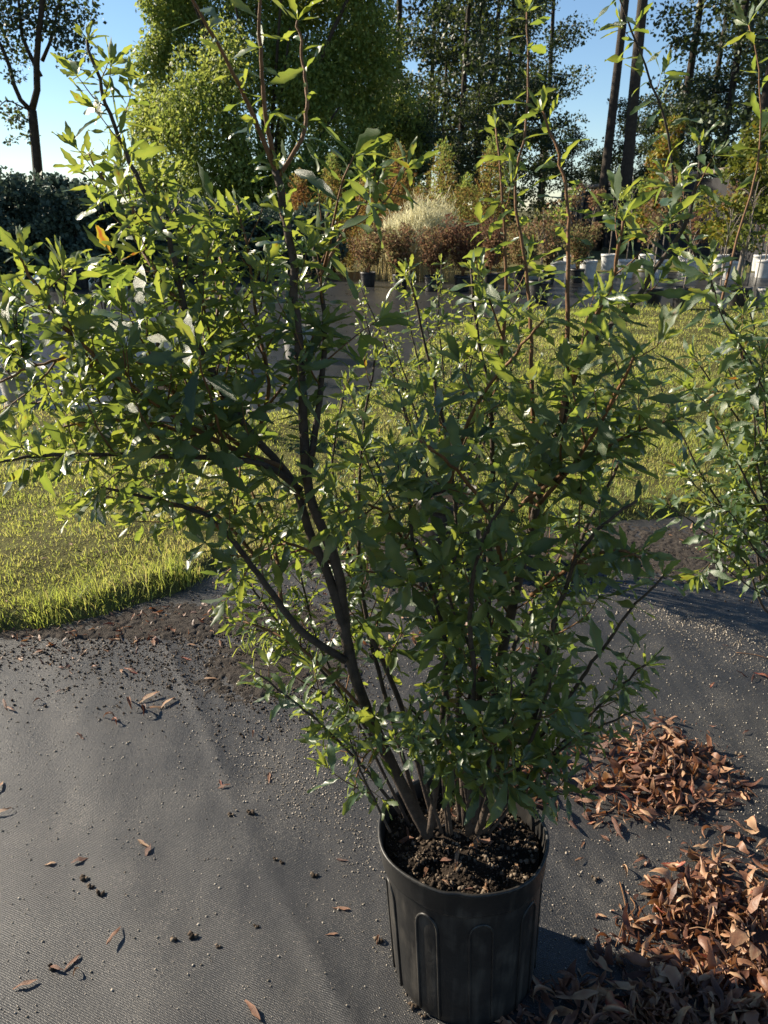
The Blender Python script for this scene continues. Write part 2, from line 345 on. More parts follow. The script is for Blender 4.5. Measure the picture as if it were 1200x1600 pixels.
# grass blades
def blades(x, y, z, L, W, tone, lean=.5):
    n = len(x); a = rng.rand(n) * 2 * math.pi; b = rng.rand(n) * 2 * math.pi; k = lean * rng.rand(n) ** .7
    wx, wy = np.cos(a) * W / 2, np.sin(a) * W / 2
    dx, dy = np.cos(b) * k * L, np.sin(b) * k * L; h = L * np.sqrt(np.clip(1 - .6 * k ** 2, .15, 1))
    Z0 = z - .008
    p = [np.stack([x - wx, y - wy, Z0], -1), np.stack([x + wx, y + wy, Z0], -1),
         np.stack([x - wx * .8 + dx * .35, y - wy * .8 + dy * .35, Z0 + h * .62], -1), np.stack([x + wx * .8 + dx * .35, y + wy * .8 + dy * .35, Z0 + h * .62], -1),
         np.stack([x + dx, y + dy, Z0 + h], -1)]
    V = np.stack(p, 1).reshape(-1, 3); o = np.arange(n)[:, None] * 5
    F = np.concatenate([o + np.array([[0, 1, 3]]), o + np.array([[0, 3, 2]]), o + np.array([[2, 3, 4]])])
    return V, F, np.repeat(tone, 5)
n = 330000
d = 2.3 * np.exp(rng.rand(n) * math.log(14.5 / 2.3)); th = (rng.rand(n) - .5) * R(84)
x, y = d * np.sin(th), d * np.cos(th)
k = inpoly(x, y, LAWN) | ((lawn_edge(x, y) < .04) & (rng.rand(n) < .6)); x, y, d = x[k], y[k], d[k]
patch = vnoise(x * 2.2, y * 2.2); keep = rng.rand(len(x)) < .25 + 1.2 * patch
x, y, d, patch = x[keep], y[keep], d[keep], patch[keep]
L = (.016 + .022 * rng.rand(len(x)) ** 2) * (.5 + .9 * vnoise(x * 6, y * 6)) * (1 + .05 * d)
ed = lawn_edge(x, y); L = np.where(ed < .14, L * rng.uniform(.7, 2.4, len(x)) * (.5 + vnoise(x * 11, y * 11)), L)
V, F, T = blades(x, y, lawn_z(x, y), L, .0028 * (d / 2.6) ** .9, np.clip(.34 + .36 * vnoise(x * 1.5 + 20, y * 1.5) + .3 * rng.randn(len(x)) * .6, 0, 1), .9)
tag(link('lawn_grass', np_mesh('lawn_grass', V, F, T, M_GRASS, False)), 'short yellow-green lawn grass between the two black mats', 'grass', kind='stuff')
# taller grass tuft on the lawn and weeds on its edge
def tuft(px, py, n, spread, L0, name, label):
    c = gr(px, py, .02); x = c[0] + spread * rng.randn(n); y = c[1] + spread * .7 * rng.randn(n)
    V, F, T = blades(x - c[0], y - c[1], np.zeros(n), L0 * (.5 + rng.rand(n)), np.full(n, .0042), .1 + .4 * rng.rand(n), .95)
    o = link(name, np_mesh(name, V, F, T, M_GRASS, False), None, (c[0], c[1], .022)); tag(o, label, 'grass', kind='stuff'); return o
tuft(275, 905, 130, .05, .10, 'grass_tuft', 'taller bright green grass tuft at the near edge of the lawn')
tuft(415, 1010, 70, .06, .05, 'weed_tuft', 'small yellowing weed tuft growing in the soil at the lawn corner')

# crumbs and grit
M_DIRT = noise_mat('brown_dirt', (.022, .019, .017), (.075, .064, .054), 40, .95, 1.0, .012, .15)
def soil_bank(x, y):
    e = np.full(x.shape, 9.0)
    for px, py, ax, ay in ((350, 970, .55, .14), (440, 1040, .32, .2), (120, 990, .7, .04), (930, 850, .9, .30), (700, 880, .8, .30), (1080, 880, .5, .2)):
        c = gr(px, py); e = np.minimum(e, ((x - c[0]) / ax) ** 2 + ((y - c[1]) / ay) ** 2)
    k = np.clip(1.0 - e, -1, 1) + .8 * (vnoise(x * 7, y * 7) - .5) + .9 * (vnoise(x * 34, y * 34) - .5) + 1.3 * (vnoise(x * 83, y * 83) - .5)
    return mat_height(x, y) + np.clip(k - .15, -.4, .9) * .009
V, F = grid(-2.2, 2.4, 2.05, 3.8, 760, 290, soil_bank)
kp = (V[F][:, :, 2] > mat_height(V[F][:, :, 0], V[F][:, :, 1]) + .0006).any(1)
tag(link('soil_patch', np_mesh('soil_patch', V, F[kp], np.zeros(len(V)), M_DIRT)), kind='structure')
def lumps(n, x, y, z, size, tone, name, mat):
    tv = np.array([(1, 0, 0), (-1, 0, 0), (0, 1, 0), (0, -1, 0), (0, 0, 1), (0, 0, -1)], float)
    tf = np.array([(0, 2, 4), (2, 1, 4), (1, 3, 4), (3, 0, 4), (2, 0, 5), (1, 2, 5), (3, 1, 5), (0, 3, 5)])
    tvs = [(tv * (.6 + .7 * np.random.RandomState(i).rand(6, 1)), tf) for i in range(5)]
    M = rand_rot(n) * size[:, None, None] * (.6 + .6 * rng.rand(n, 1, 3))
    return batch(name, tvs, rng.randint(0, 5, n), M, np.stack([x, y, z + size * .3], -1), tone, mat, False)
def gauss_px(px, py, sx, sy, ang, n):
    a = rng.randn(n) * sx; b = rng.randn(n) * sy; ca, sa = math.cos(R(ang)), math.sin(R(ang))
    P = np.array([gr(px + p * ca - q * sa, max(py + p * sa + q * ca, 860)) for p, q in zip(a, b)]); return P[:, 0], P[:, 1]
def many(specs):
    q = [gauss_px(*s) for s in specs]; return np.concatenate([a for a, _ in q]), np.concatenate([b for _, b in q])
x, y = many([(1090, 975, 75, 9, 16, 900), (1130, 1010, 90, 12, 17, 500), (470, 1235, 55, 28, 30, 1000), (430, 1160, 80, 40, 20, 1200), (1000, 1120, 200, 90, 10, 900), (560, 1330, 30, 60, -30, 300),
             (930, 1400, 70, 60, 0, 300), (1170, 1240, 40, 50, 0, 350), (640, 1540, 25, 70, -15, 250), (660, 1060, 60, 40, 0, 500)])
u = rng.rand(20000); v = rng.rand(20000); xs = -2.2 + 4.6 * u; ys = .55 + 3.0 * v
x = np.r_[x, xs]; y = np.r_[y, ys]; n = len(x)
sz = (.0008 + .0018 * rng.rand(n) ** 3) * (1 + .25 * y)
tag(link('sand_grit', lumps(n, x, y, mat_height(x, y), sz, rng.rand(n), 'sand_grit', M_GRIT)), 'pale sand grains strewn over the black weed mat', 'grit', kind='stuff')
x, y = many([(340, 985, 120, 30, -10, 5200), (430, 1040, 75, 45, 10, 5200), (110, 1010, 120, 12, -8, 1800), (960, 860, 120, 20, 0, 4200), (700, 900, 140, 22, 0, 2400), (250, 1060, 120, 30, 0, 1400), (1060, 895, 80, 16, 10, 1200)])
n = len(x); sz = (.0012 + .0055 * rng.rand(n) ** 4)
tag(link('soil_crumbs', lumps(n, x, y, mat_height(x, y), sz, rng.rand(n) ** 1.4, 'soil_crumbs', M_CLOD)), 'loose dark soil crumbs along the edge of the lawn', 'soil', kind='stuff')

# ------------------------------------------------------------------ nursery pots
def lathe(prof, seg=40, rfun=None, shear=(0, 0), h=1.0):
    V = []; a = np.arange(seg) * 2 * math.pi / seg
    for r_, z in prof:
        rr = r_ * (rfun(a, z) if rfun else 1)
        V.append(np.stack([rr * np.cos(a) + shear[0] * (1 - z / h), rr * np.sin(a) + shear[1] * (1 - z / h), np.full(seg, z)], -1))
    F = [(i*seg+k, i*seg+(k+1) % seg, (i+1)*seg+(k+1) % seg, (i+1)*seg+k) for i in range(len(prof)-1) for k in range(seg)]
    return np.concatenate(V), F
PR, PH = .168, .373
PC = at(722, 1303, 1.224); PX, PY = PC[0], 1.224
pot = empty('nursery_pot', (PX, PY, mat_height(PX, PY)), 'large black plastic nursery pot with arched side panels holding the big shrub', 'pot')
def warp(a, z):
    q = z / PH
    return 1 + q * (.018 * np.cos(2 * a + .8) + .012 * np.cos(3 * a + 2.0) - .03 * np.exp(-((a - R(262)) / .10) ** 2) * (q > .9) + .008 * np.cos(7 * a))
SH = (.016, .0)
V, F = lathe([(.0, .004), (.145, .004), (.149, 0), (.152, .006), (.154, .03), (.157, .17), (.160, PH-.058), (.161, PH-.05)], 72, warp, SH, PH)
b = MB(); b.add(V, F); Vi, Fi = lathe([(.158, PH-.05), (.155, .2), (.15, .1)], 72, warp, SH, PH); b.add(Vi, [q[::-1] for q in Fi])
link('pot_wall', b.mesh('pot_wall', M_BLACK), pot)
V, F = lathe([(.160, PH-.062), (.1655, PH-.060), (.167, PH-.055), (.1665, PH-.012), (.1695, PH-.008), (.1715, PH-.003), (.1700, PH+.001), (.1655, PH), (.1640, PH-.006), (.1625, PH-.03), (.158, PH-.052)], 96, warp, SH, PH)
link('rim', MB().add(V, F).mesh('rim', M_BLACK), pot)
def rad_at(z): return .154 + .007 * z / PH
for k in range(9):
    a0 = R(238 + 40 * k); hw = R(8.5); z0, z1 = .012, PH - .085
    path = []
    for i in range(9): path.append((a0 - hw, z0 + (z1 - .035 - z0) * i / 8))
    for i in range(1, 10): th = math.pi * (1 - i / 10); path.append((a0 + hw * math.cos(th), z1 - .035 + .035 * math.sin(th)))
    for i in range(9): path.append((a0 + hw, z1 - .035 - (z1 - .035 - z0) * i / 8))
    pts = []
    for a, z in path:
        r_ = (rad_at(z) + .0004) * float(warp(np.array([a % (2*math.pi)]), z)[0]); pts.append((r_ * math.cos(a) + SH[0] * (1 - z / PH), r_ * math.sin(a), z))
    mb_ = MB().tube(pts, .0030, 6)
    # recessed-looking raised field inside the arch
    link('side_panel', mb_.mesh('side_panel', M_BLACK), pot)
# potting soil
sr = np.linspace(0, 1, 26); sa = np.arange(60) * 2 * math.pi / 60
SOILZ = PH - .042
def soil_z(x, y): return SOILZ + .024 * (vnoise(x * 18 + 5, y * 18 + 3) - .5) + .014 * (vnoise(x * 60, y * 60) - .5) + .012 * np.exp(-(x * x + y * y) / .006)
V = []
for r_ in sr:
    x_, y_ = r_ * .157 * np.cos(sa), r_ * .157 * np.sin(sa); V.append(np.stack([x_ + PX, y_ + PY, soil_z(x_, y_)], -1))
F = [(i*60+k, i*60+(k+1) % 60, (i+1)*60+(k+1) % 60, (i+1)*60+k) for i in range(25) for k in range(60)]
tag(link('potting_soil', MB().add(np.concatenate(V), F).mesh('potting_soil', M_SOIL)), 'dark potting soil filling the large black pot', 'soil', kind='stuff')
n = 2600; a = rng.rand(n) * 2 * math.pi; r_ = .152 * np.sqrt(rng.rand(n)); x, y = r_ * np.cos(a), r_ * np.sin(a)
sz = .0015 + .0055 * rng.rand(n) ** 3
tag(link('bark_crumbs', lumps(n, x + PX, y + PY, soil_z(x, y), sz, rng.rand(n) ** 1.3, 'bark_crumbs', M_CLOD)), 'small bark crumbs on the soil inside the large black pot', 'soil', kind='stuff')

def simple_pot(r_, h, mat):
    V, F = lathe([(0, .003), (r_ * .80, 0), (r_ * .82, .01), (r_ * .95, h * .86)], 28); w = MB().add(V, F).mesh('pot_wall', mat)
    V, F = lathe([(r_ * .95, h * .84), (r_ * 1.0, h * .85), (r_ * 1.0, h), (r_ * .95, h), (r_ * .93, h * .86), (r_ * .9, h * .84), (0, h * .85)], 28); q = MB().add(V[:28*6], [f for f in F if max(f) < 28*6]).mesh('rim', mat)
    V2, F2 = lathe([(r_ * .925, h * .87), (r_ * .5, h * .885), (0.001, h * .89)], 28); s = MB().add(V2, F2).mesh('soil', M_SOIL)
    return w, q, s
def place_pot(name, loc, r_, h, mat, label, group=None, cache={}):
    k = (r_, h, mat.name)
    if k not in cache: cache[k] = simple_pot(r_, h, mat)
    o = empty(name, loc, label, 'pot', group); o.rotation_euler.z = random.random() * 6
    for nm, me in zip(('pot_wall', 'rim', 'soil'), cache[k]): link(nm, me, o)
    return o

# ------------------------------------------------------------------ leaves of the broadleaf shrubs
def leaf_template(seed, rows=9, teeth=True, wr=.30, belly=.58):
    r = np.random.RandomState(seed); V = []
    curl = r.uniform(-.35, .85); fold = r.uniform(.05, .40); tw = r.uniform(-.8, .8); wav = r.uniform(.01, .06); side = r.uniform(-.10, .10); ph = r.rand() * 6
    tt = np.r_[0, .10, np.linspace(.22, .94, rows - 2), 1.0]
    for i, t in enumerate(tt):
        w = wr / 2 * (math.sin(math.pi * min(1, t ** (math.log(.5) / math.log(belly)))) ** .8) if 0 < t < 1 else .008
        if t < .12: w = .03 * wr + .01
        if t == 1: w = .004
        if teeth and t > .35 and i % 2 == 0 and t < 1: w *= 1.25
        elif teeth and t > .35 and t < 1: w *= .88
        yy = t; z = -curl * t * t * .5; xx = side * math.sin(t * 3)
        for s in (-1, 0, 1):
            zz = z + abs(s) * w * fold * 1.6 + wav * math.sin(t * 9 + s * 1.7 + ph) * abs(s)
            a = tw * t; lx = s * w
            V.append((xx + lx * math.cos(a), yy, zz + lx * math.sin(a)))
    n = len(tt)
    F = [(i*3+c, i*3+c+1, (i+1)*3+c+1, (i+1)*3+c) for i in range(n-1) for c in (0, 1)]
    off_t = np.tile([-.03, .15, -.03], n)
    if seed % 7 == 1: off_t[-4:] += .2; off_t[-7:-4] += .08
    if seed % 6 == 2: off_t[12::7] += .2
    return np.array(V), np.array(F), off_t
LT = [leaf_template(100 + i, wr=.185 + .018 * (i % 5)) for i in range(14)]
BT = [leaf_template(200 + i, teeth=False, wr=.25 + .02 * (i % 3), belly=.55) for i in range(5)]
NT = 5
LEAF_MESH = {}
def leaf_mesh(k, tone, tmpl, mat):
    q = min(NT - 1, int(tone * NT)); key = (k, q, mat.name)
    if key not in LEAF_MESH:
        v, f, ot = tmpl[k]; LEAF_MESH[key] = np_mesh('leaf', v, f, np.clip((q + .5) / NT + ot, 0, 1), mat)
    return LEAF_MESH[key]

class Shrub:
    def __init__(s, name, base, label, cat, tmpl, mat, group=None):
        s.base = np.array(base, float); s.root = empty(name, base, label, cat, group)
        s.P, s.D, s.Nn, s.L, s.T = [], [], [], [], []; s.tmpl = tmpl; s.mat = mat
    def leaf(s, p, d, nrm, L, tone): s.P.append(p); s.D.append(d); s.Nn.append(nrm); s.L.append(L); s.T.append(tone)
    def twig(s, mb, pts, rad, spacing, L0, start=.15, tone0=.4, tipcluster=5, ang=(45, 95)):
        pts = np.asarray(pts); mb.tube(pts, np.linspace(rad, rad * .45, len(pts)), 5)
        seg = np.linalg.norm(np.diff(pts, axis=0), axis=1); cum = np.r_[0, np.cumsum(seg)]; tot = cum[-1]
        az = rng.rand() * 6; q = start * tot
        while q < tot:
            p = np.array([np.interp(q, cum, pts[:, c]) for c in range(3)]); i = min(np.searchsorted(cum, q), len(pts) - 1); t = unit(pts[i] - pts[i-1])
            s._one(p, t, az, L0 * rng.uniform(.45, 1.25), tone0, ang); az += 2.4 + rng.uniform(-.4, .4); q += spacing * rng.uniform(.6, 1.5)
        t = unit(pts[-1] - pts[-2])
        for _ in range(tipcluster):
            s._one(pts[-1], t, az, L0 * rng.uniform(.45, .9), min(1, tone0 + .18), (15, 55)); az += 2.4
    def _one(s, p, t, az, L, tone0, ang):
        u = unit(np.cross(t, (.31, .2, .93))); w = np.cross(t, u); rd = math.cos(az) * u + math.sin(az) * w
        a = R(rng.uniform(*ang)); d = math.cos(a) * t + math.sin(a) * rd + np.array([0, 0, rng.uniform(-.55, .1)]) + .16 * rng.randn(3)
        nrm = t * math.sin(a) - rd * math.cos(a) + np.array([0, 0, .35]) + .45 * rng.randn(3)
        tone = np.clip(tone0 + .16 * rng.randn(), 0, .62)
        if rng.rand() < .004: tone = rng.uniform(.85, .97)
        s.leaf(p, unit(d), nrm, L, tone)
    def finish(s, n_ind=300):
        P, D, Nn, L, T = map(np.array, (s.P, s.D, s.Nn, s.L, s.T)); n = len(P)
        idx = rng.randint(0, len(s.tmpl), n); M = frames(D, Nn)
        W = L * rng.uniform(.85, 1.15, n)
        Ms = np.stack([M[:, :, 0] * W[:, None], M[:, :, 1] * L[:, None], M[:, :, 2] * L[:, None]], -1)
        tip = P + D * L[:, None] * .6; px, py, zc = project(tip)
        facing = np.abs((M[:, :, 2] * unit(np.array([0, 0, CAMZ]) - tip)).sum(1))
        score = (L / np.maximum(zc, .2)) ** 2 * (.15 + facing) * ((px > 0) & (px < 1200) & (py > 0) & (py < 1600))
        # what lies nearer hides the rest: favour the near side of the crown
        score = score * np.exp(-1.2 * (zc - zc.min()))
        order = np.argsort(-score); ind = order[:n_ind]; rest = order[n_ind:]
        for j in ind:
            o = link('leaf', leaf_mesh(idx[j], T[j], s.tmpl, s.mat), s.root)
            m = Matrix(Ms[j].tolist()).to_4x4(); m.translation = Vector((P[j] - s.base).tolist()); o.matrix_basis = m
        if len(rest):
            me = batch('foliage', s.tmpl, idx[rest], Ms[rest], P[rest] - s.base, T[rest], s.mat)
            tag(link('foliage', me, s.root), kind='stuff')
        return n

def grow(sh, stems, r0, ymid, twig_every, twig_len, L0, spacing, bark, twigmat, near_gain=0.0, tone0=.4):
    """stems: list of (points[(px,py,Y)], base_radius, tip_radius, bare fraction, density)"""
    for pts, ra, rb, bare, dens in stems:
        W = np.array([at(px, py, Y) for px, py, Y in pts]); path = smooth_path(W, max(10, len(pts) * 5))
        path += .0016 * rng.randn(*path.shape) * np.linspace(0, 1, len(path))[:, None]
        mb = MB(); mb.tube(path - sh.base, np.linspace(ra, rb, len(path)), 7)
        tw = MB()
        seg = np.linalg.norm(np.diff(path, axis=0), axis=1); cum = np.r_[0, np.cumsum(seg)]; tot = cum[-1]
        off0 = len(sh.P)
        # side twigs
        wand = dens < .5; q = tot if wand else bare * tot; az = rng.rand() * 6
        while q < tot * .97:
            i = min(max(np.searchsorted(cum, q), 1), len(path) - 1); p = path[i-1] + (path[i] - path[i-1]) * rng.rand(); t = unit(path[i] - path[i-1])
            u = unit(np.cross(t, (.3, .2, .9))); w = np.cross(t, u); rd = math.cos(az) * u + math.sin(az) * w
            f = q / tot; ln = twig_len * rng.uniform(.5, 1.25) * (1.2 - .95 * f)
            d0 = unit(rd * .85 + t * .6 + np.array([0, 0, .25])); m = 6; tp = [p]; dd = d0
            for _ in range(m - 1):
                dd = unit(dd + .10 * rng.randn(3) + np.array([0, 0, .10])); tp.append(tp[-1] + dd * ln / (m - 1))
            near = 1 + np.clip((2.0 - np.linalg.norm(p - np.array([0, 0, CAMZ]))) * near_gain - .35, -.15, .75)
            if near_gain and p[0] > -.06 and p[2] < 1.15 and rng.rand() < .35: near *= 1.3
            sh.twig(tw, np.array(tp) - sh.base, max(.0011, .0022 * ln / .15), spacing, L0 * near * (1.15 - .45 * f), .12, tone0 + .10 * f)
            az += 2.4 + rng.uniform(-.5, .5); q += twig_every / dens * rng.uniform(.5, 1.5)
        # leaves on the leader itself
        k0 = int(len(path) * (bare if wand else max(.62, bare))); lead = path[k0:] - sh.base
        if len(lead) > 3: sh.twig(tw, lead, rb * .9, spacing * (1.25 if wand else .9), L0 * (1.0 if wand else .82), .0, tone0 + .12, 6)
        for j in range(off0, len(sh.P)): sh.P[j] = sh.P[j] + sh.base
        st = link('stem', mb.mesh('stem', bark if ra > .0052 or path[0][2] < .55 else twigmat), sh.root)
        if tw.n: tag(link('twig', tw.mesh('twig', twigmat), st), kind='stuff')

Y0 = PY
def S(pts, y0, y1, ra, rb, bare=.35, dens=1.0, bend=0.0):
    n = len(pts); t = np.linspace(0, 1, n)
    return ([(p[0], p[1], Y0 + y0 + (y1 - y0) * q + bend * math.sin(q * math.pi)) for p, q in zip(pts, t)], ra, rb, bare, dens)
main = Shrub('bayberry_shrub', (PX, PY, SOILZ), 'big leafy evergreen shrub with many upright stems growing from the black pot', 'shrub', LT, M_LEAF)
stems = [
    S([(668, 1305), (612, 1195), (566, 1090), (543, 1010), (530, 900), (505, 830), (480, 760), (471, 600), (462, 500), (455, 400), (440, 320), (432, 268)], -.02, -.10, .0125, .0055, .55, .8),
    S([(432, 268), (415, 180), (407, 80), (403, -20), (398, -80)], -.10, -.14, .0038, .0015, .1, .4),
    S([(434, 275), (395, 180), (365, 115), (330, 50), (285, -30)], -.10, -.18, .0038, .0015, .1, .35),
    S([(436, 275), (460, 238), (477, 200), (478, 130), (465, 30)], -.10, -.06, .0034, .0015, .05, .4),
    S([(480, 755), (500, 620), (507, 520), (500, 440), (492, 390), (515, 330)], -.07, .02, .006, .0025, .35, .9),
    S([(500, 430), (545, 350), (590, 285)], -.04, .05, .003, .0015, .1, .9),
    S([(545, 1010), (515, 905), (485, 835), (465, 770), (440, 730), (380, 660), (320, 560), (285, 460), (265, 380), (225, 300), (180, 200), (150, 120), (135, 60)], -.05, -.05, .009, .002, .45, 1.35),
    S([(440, 730), (340, 690), (215, 610), (110, 520), (60, 450), (30, 395)], -.06, -.16, .005, .002, .2, 1.5),
    S([(300, 500), (240, 420), (200, 350), (140, 240)], -.03, .12, .0035, .0016, .1, 1.4),
    S([(470, 765), (400, 722), (250, 712), (100, 710), (-30, 722)], -.05, -.20, .0055, .002, .2, 1.5),
    S([(380, 700), (300, 640), (200, 560), (110, 610), (30, 640)], -.02, .12, .004, .0018, .15, 1.3),
    S([(540, 1032), (470, 985), (420, 920), (360, 840), (310, 800), (240, 780), (150, 760)], -.05, -.12, .0075, .002, .40, .9),
    S([(440, 950), (430, 860), (400, 780), (360, 720)], -.04, .14, .004, .0018, .2, .9),
    S([(625, 1270), (560, 1190), (500, 1130), (440, 1080), (400, 1050)], -.09, -.14, .0035, .0015, .35, .9),
    S([(610, 1300), (585, 1250), (555, 1180), (545, 1150)], -.13, -.15, .0025, .0013, .4, 1.0),
    S([(672, 1300), (690, 1150), (695, 1000), (665, 900), (642, 840), (640, 780), (622, 725)], -.06, -.20, .007, .002, .45, .9),
    S([(738, 1296), (742, 1150), (760, 1000), (765, 850), (770, 700), (762, 600), (745, 520), (735, 420)], .0, .03, .010, .002, .30, 1.15),
    S([(745, 1298), (770, 1100), (800, 950), (840, 790), (868, 690), (895, 600), (930, 530), (985, 480), (1030, 410), (1065, 365), (1085, 300), (1096, 225)], .0, -.08, .0135, .0022, .38, .8),
    S([(893, 600), (920, 520), (955, 440), (973, 345)], -.05, -.15, .005, .002, .2, .7),
    S([(875, 660), (885, 590), (887, 460), (888, 330), (872, 240), (848, 175)], -.05, .03, .0045, .0018, .3, .45),
    S([(830, 820), (832, 640), (826, 460), (805, 300), (820, 200), (826, 100), (822, 20)], .0, .10, .0045, .0013, .5, .45),
    S([(770, 640), (790, 480), (785, 300), (775, 200)], .05, .10, .004, .0015, .2, .6),
    S([(752, 1298), (825, 1180), (880, 1100), (930, 1030), (980, 960), (1035, 900)], -.04, -.10, .006, .0018, .35, .7),
    S([(728, 1290), (716, 1100), (722, 950), (712, 800), (690, 650), (660, 520), (640, 420)], .03, .16, .008, .0018, .3, 1.1),
    S([(680, 1290), (622, 1090), (575, 980), (560, 850), (565, 700), (585, 560)], .02, .15, .007, .0018, .4, .9),
    S([(757, 1296), (825, 1150), (862, 1000), (905, 850), (955, 750), (1010, 640)], .0, .06, .009, .002, .3, 1.15),
    S([(748, 1300), (795, 1150), (850, 1020), (890, 900), (930, 830), (1000, 780)], -.06, -.26, .008, .002, .32, 1.0),
    S([(732, 1302), (738, 1180), (740, 1060), (735, 940), (760, 830), (820, 740)], -.07, -.28, .007, .002, .35, .95),
    S([(750, 1292), (790, 1180), (830, 1080), (880, 1000)], .06, .20, .006, .002, .2, 1.1),
    S([(700, 1300), (684, 1160), (650, 1120), (640, 1100)], -.09, -.16, .004, .0016, .55, 1.0),
    S([(720, 1290), (702, 1130), (690, 1010), (650, 880), (600, 760), (560, 640)], .05, .22, .006, .0018, .3, 1.0),
    S([(755, 1300), (840, 1200), (880, 1170), (900, 1150)], -.08, -.18, .004, .0016, .35, 1.1),
    S([(757, 1298), (850, 1190), (930, 1140), (990, 1110)], -.05, -.12, .004, .0016, .35, 1.1),
    S([(705, 1302), (690, 1200), (660, 1150), (640, 1140)], -.10, -.22, .004, .0016, .5, 1.2),
    S([(765, 1300), (815, 1240), (850, 1215), (862, 1205)], -.08, -.16, .0035, .0016, .5, 1.4),
    S([(690, 1300), (665, 1220), (648, 1165), (645, 1150)], -.10, -.24, .0035, .0016, .6, 1.4),
    S([(790, 1250), (880, 1160), (950, 1090), (1010, 1040)], -.05, -.14, .004, .0016, .3, 1.3),
    S([(705, 1190), (690, 1185), (700, 1215), (705, 1240)], -.10, -.17, .0025, .0013, .1, 1.3),
    S([(770, 1180), (800, 1185), (815, 1215), (825, 1240)], -.08, -.15, .0025, .0013, .1, 1.3),
    S([(600, 1170), (575, 1175), (560, 1205), (553, 1235)], -.06, -.12, .0025, .0013, .1, 1.2),
    S([(740, 1170), (745, 1165), (755, 1195), (760, 1220)], -.10, -.20, .0025, .0013, .1, 1.2),
    S([(740, 1285), (760, 1200), (790, 1130), (800, 1060)], -.10, -.26, .005, .0016, .35, 1.2),
    S([(770, 1280), (820, 1180), (850, 1100), (870, 1010)], -.10, -.24, .005, .0016, .3, 1.2),
    S([(735, 1280), (720, 1160), (740, 1040), (700, 930), (720, 850)], .0, -.22, .005, .0016, .3, 1.1),
    S([(700, 760), (740, 640), (800, 560), (850, 500)], -.05, -.20, .004, .0016, .1, 1.2),
    S([(800, 800), (880, 740), (960, 690), (1040, 660)], -.05, -.22, .004, .0016, .1, 1.2),
    S([(350, 640), (330, 540), (350, 440), (330, 350)], -.02, .14, .004, .0016, .1, 1.2),
    S([(400, 690), (420, 600), (400, 500), (390, 400), (370, 320)], .0, .10, .004, .0016, .1, 1.2),
    S([(330, 690), (230, 660), (130, 660), (50, 690)], -.05, -.05, .0035, .0016, .1, 1.3),
    S([(400, 870), (330, 800), (240, 790), (120, 770)], -.02, .08, .0035, .0016, .1, 1.0),
    S([(200, 610), (120, 560), (60, 570), (-10, 600)], -.05, -.10, .003, .0016, .1, 1.2),
    S([(840, 790), (900, 720), (950, 640), (990, 560)], -.06, -.30, .004, .0018, .1, 1.1),
    S([(790, 900), (760, 800), (700, 720), (650, 690)], -.10, -.30, .004, .0018, .1, 1.0),
    S([(830, 930), (900, 880), (960, 860), (1000, 870)], -.10, -.30, .004, .0018, .1, 1.0),
    S([(640, 860), (600, 800), (560, 790), (530, 800)], -.10, -.24, .003, .0016, .1, 1.0),
    S([(700, 1020), (680, 940), (620, 900), (570, 890)], -.08, -.20, .003, .0016, .1, 1.0),
    S([(655, 1295), (580, 1150), (505, 1050), (440, 980), (395, 920), (365, 860)], .02, .18, .0045, .0016, .45, 1.1),
    S([(560, 1100), (490, 1030), (420, 985), (350, 965)], -.02, .10, .0035, .0016, .3, 1.0),
    S([(520, 880), (450, 850), (390, 870), (345, 900)], -.04, .10, .003, .0016, .2, 1.1),
    S([(660, 1290), (600, 1080), (555, 900), (520, 740), (540, 600)], .04, .28, .006, .0018, .35, 1.2),
    S([(640, 1290), (560, 1130), (500, 1010), (470, 900), (455, 820)], .05, .22, .004, .0016, .4, 1.1),
    S([(750, 1280), (770, 1130), (800, 1020), (840, 930), (900, 820), (930, 700), (960, 600)], .05, .25, .007, .0018, .25, 1.1),
]
def thin(st):
    px = np.mean([p[0] for p in st[0]]); top = st[0][-1][1]
    return st[:4] + (st[4] * (.50 if px > 600 and top > 820 else .60 if px > 600 and top > 380 else .92 if px > 300 else 1.0) if st[4] >= .5 else st[4],)
stems = [thin(st) for st in stems]
grow(main, stems, 0, 0, .037, .155, .047, .0095, M_BARK, M_TWIG, 1.0, .40)
print('main leaves', main.finish(300))

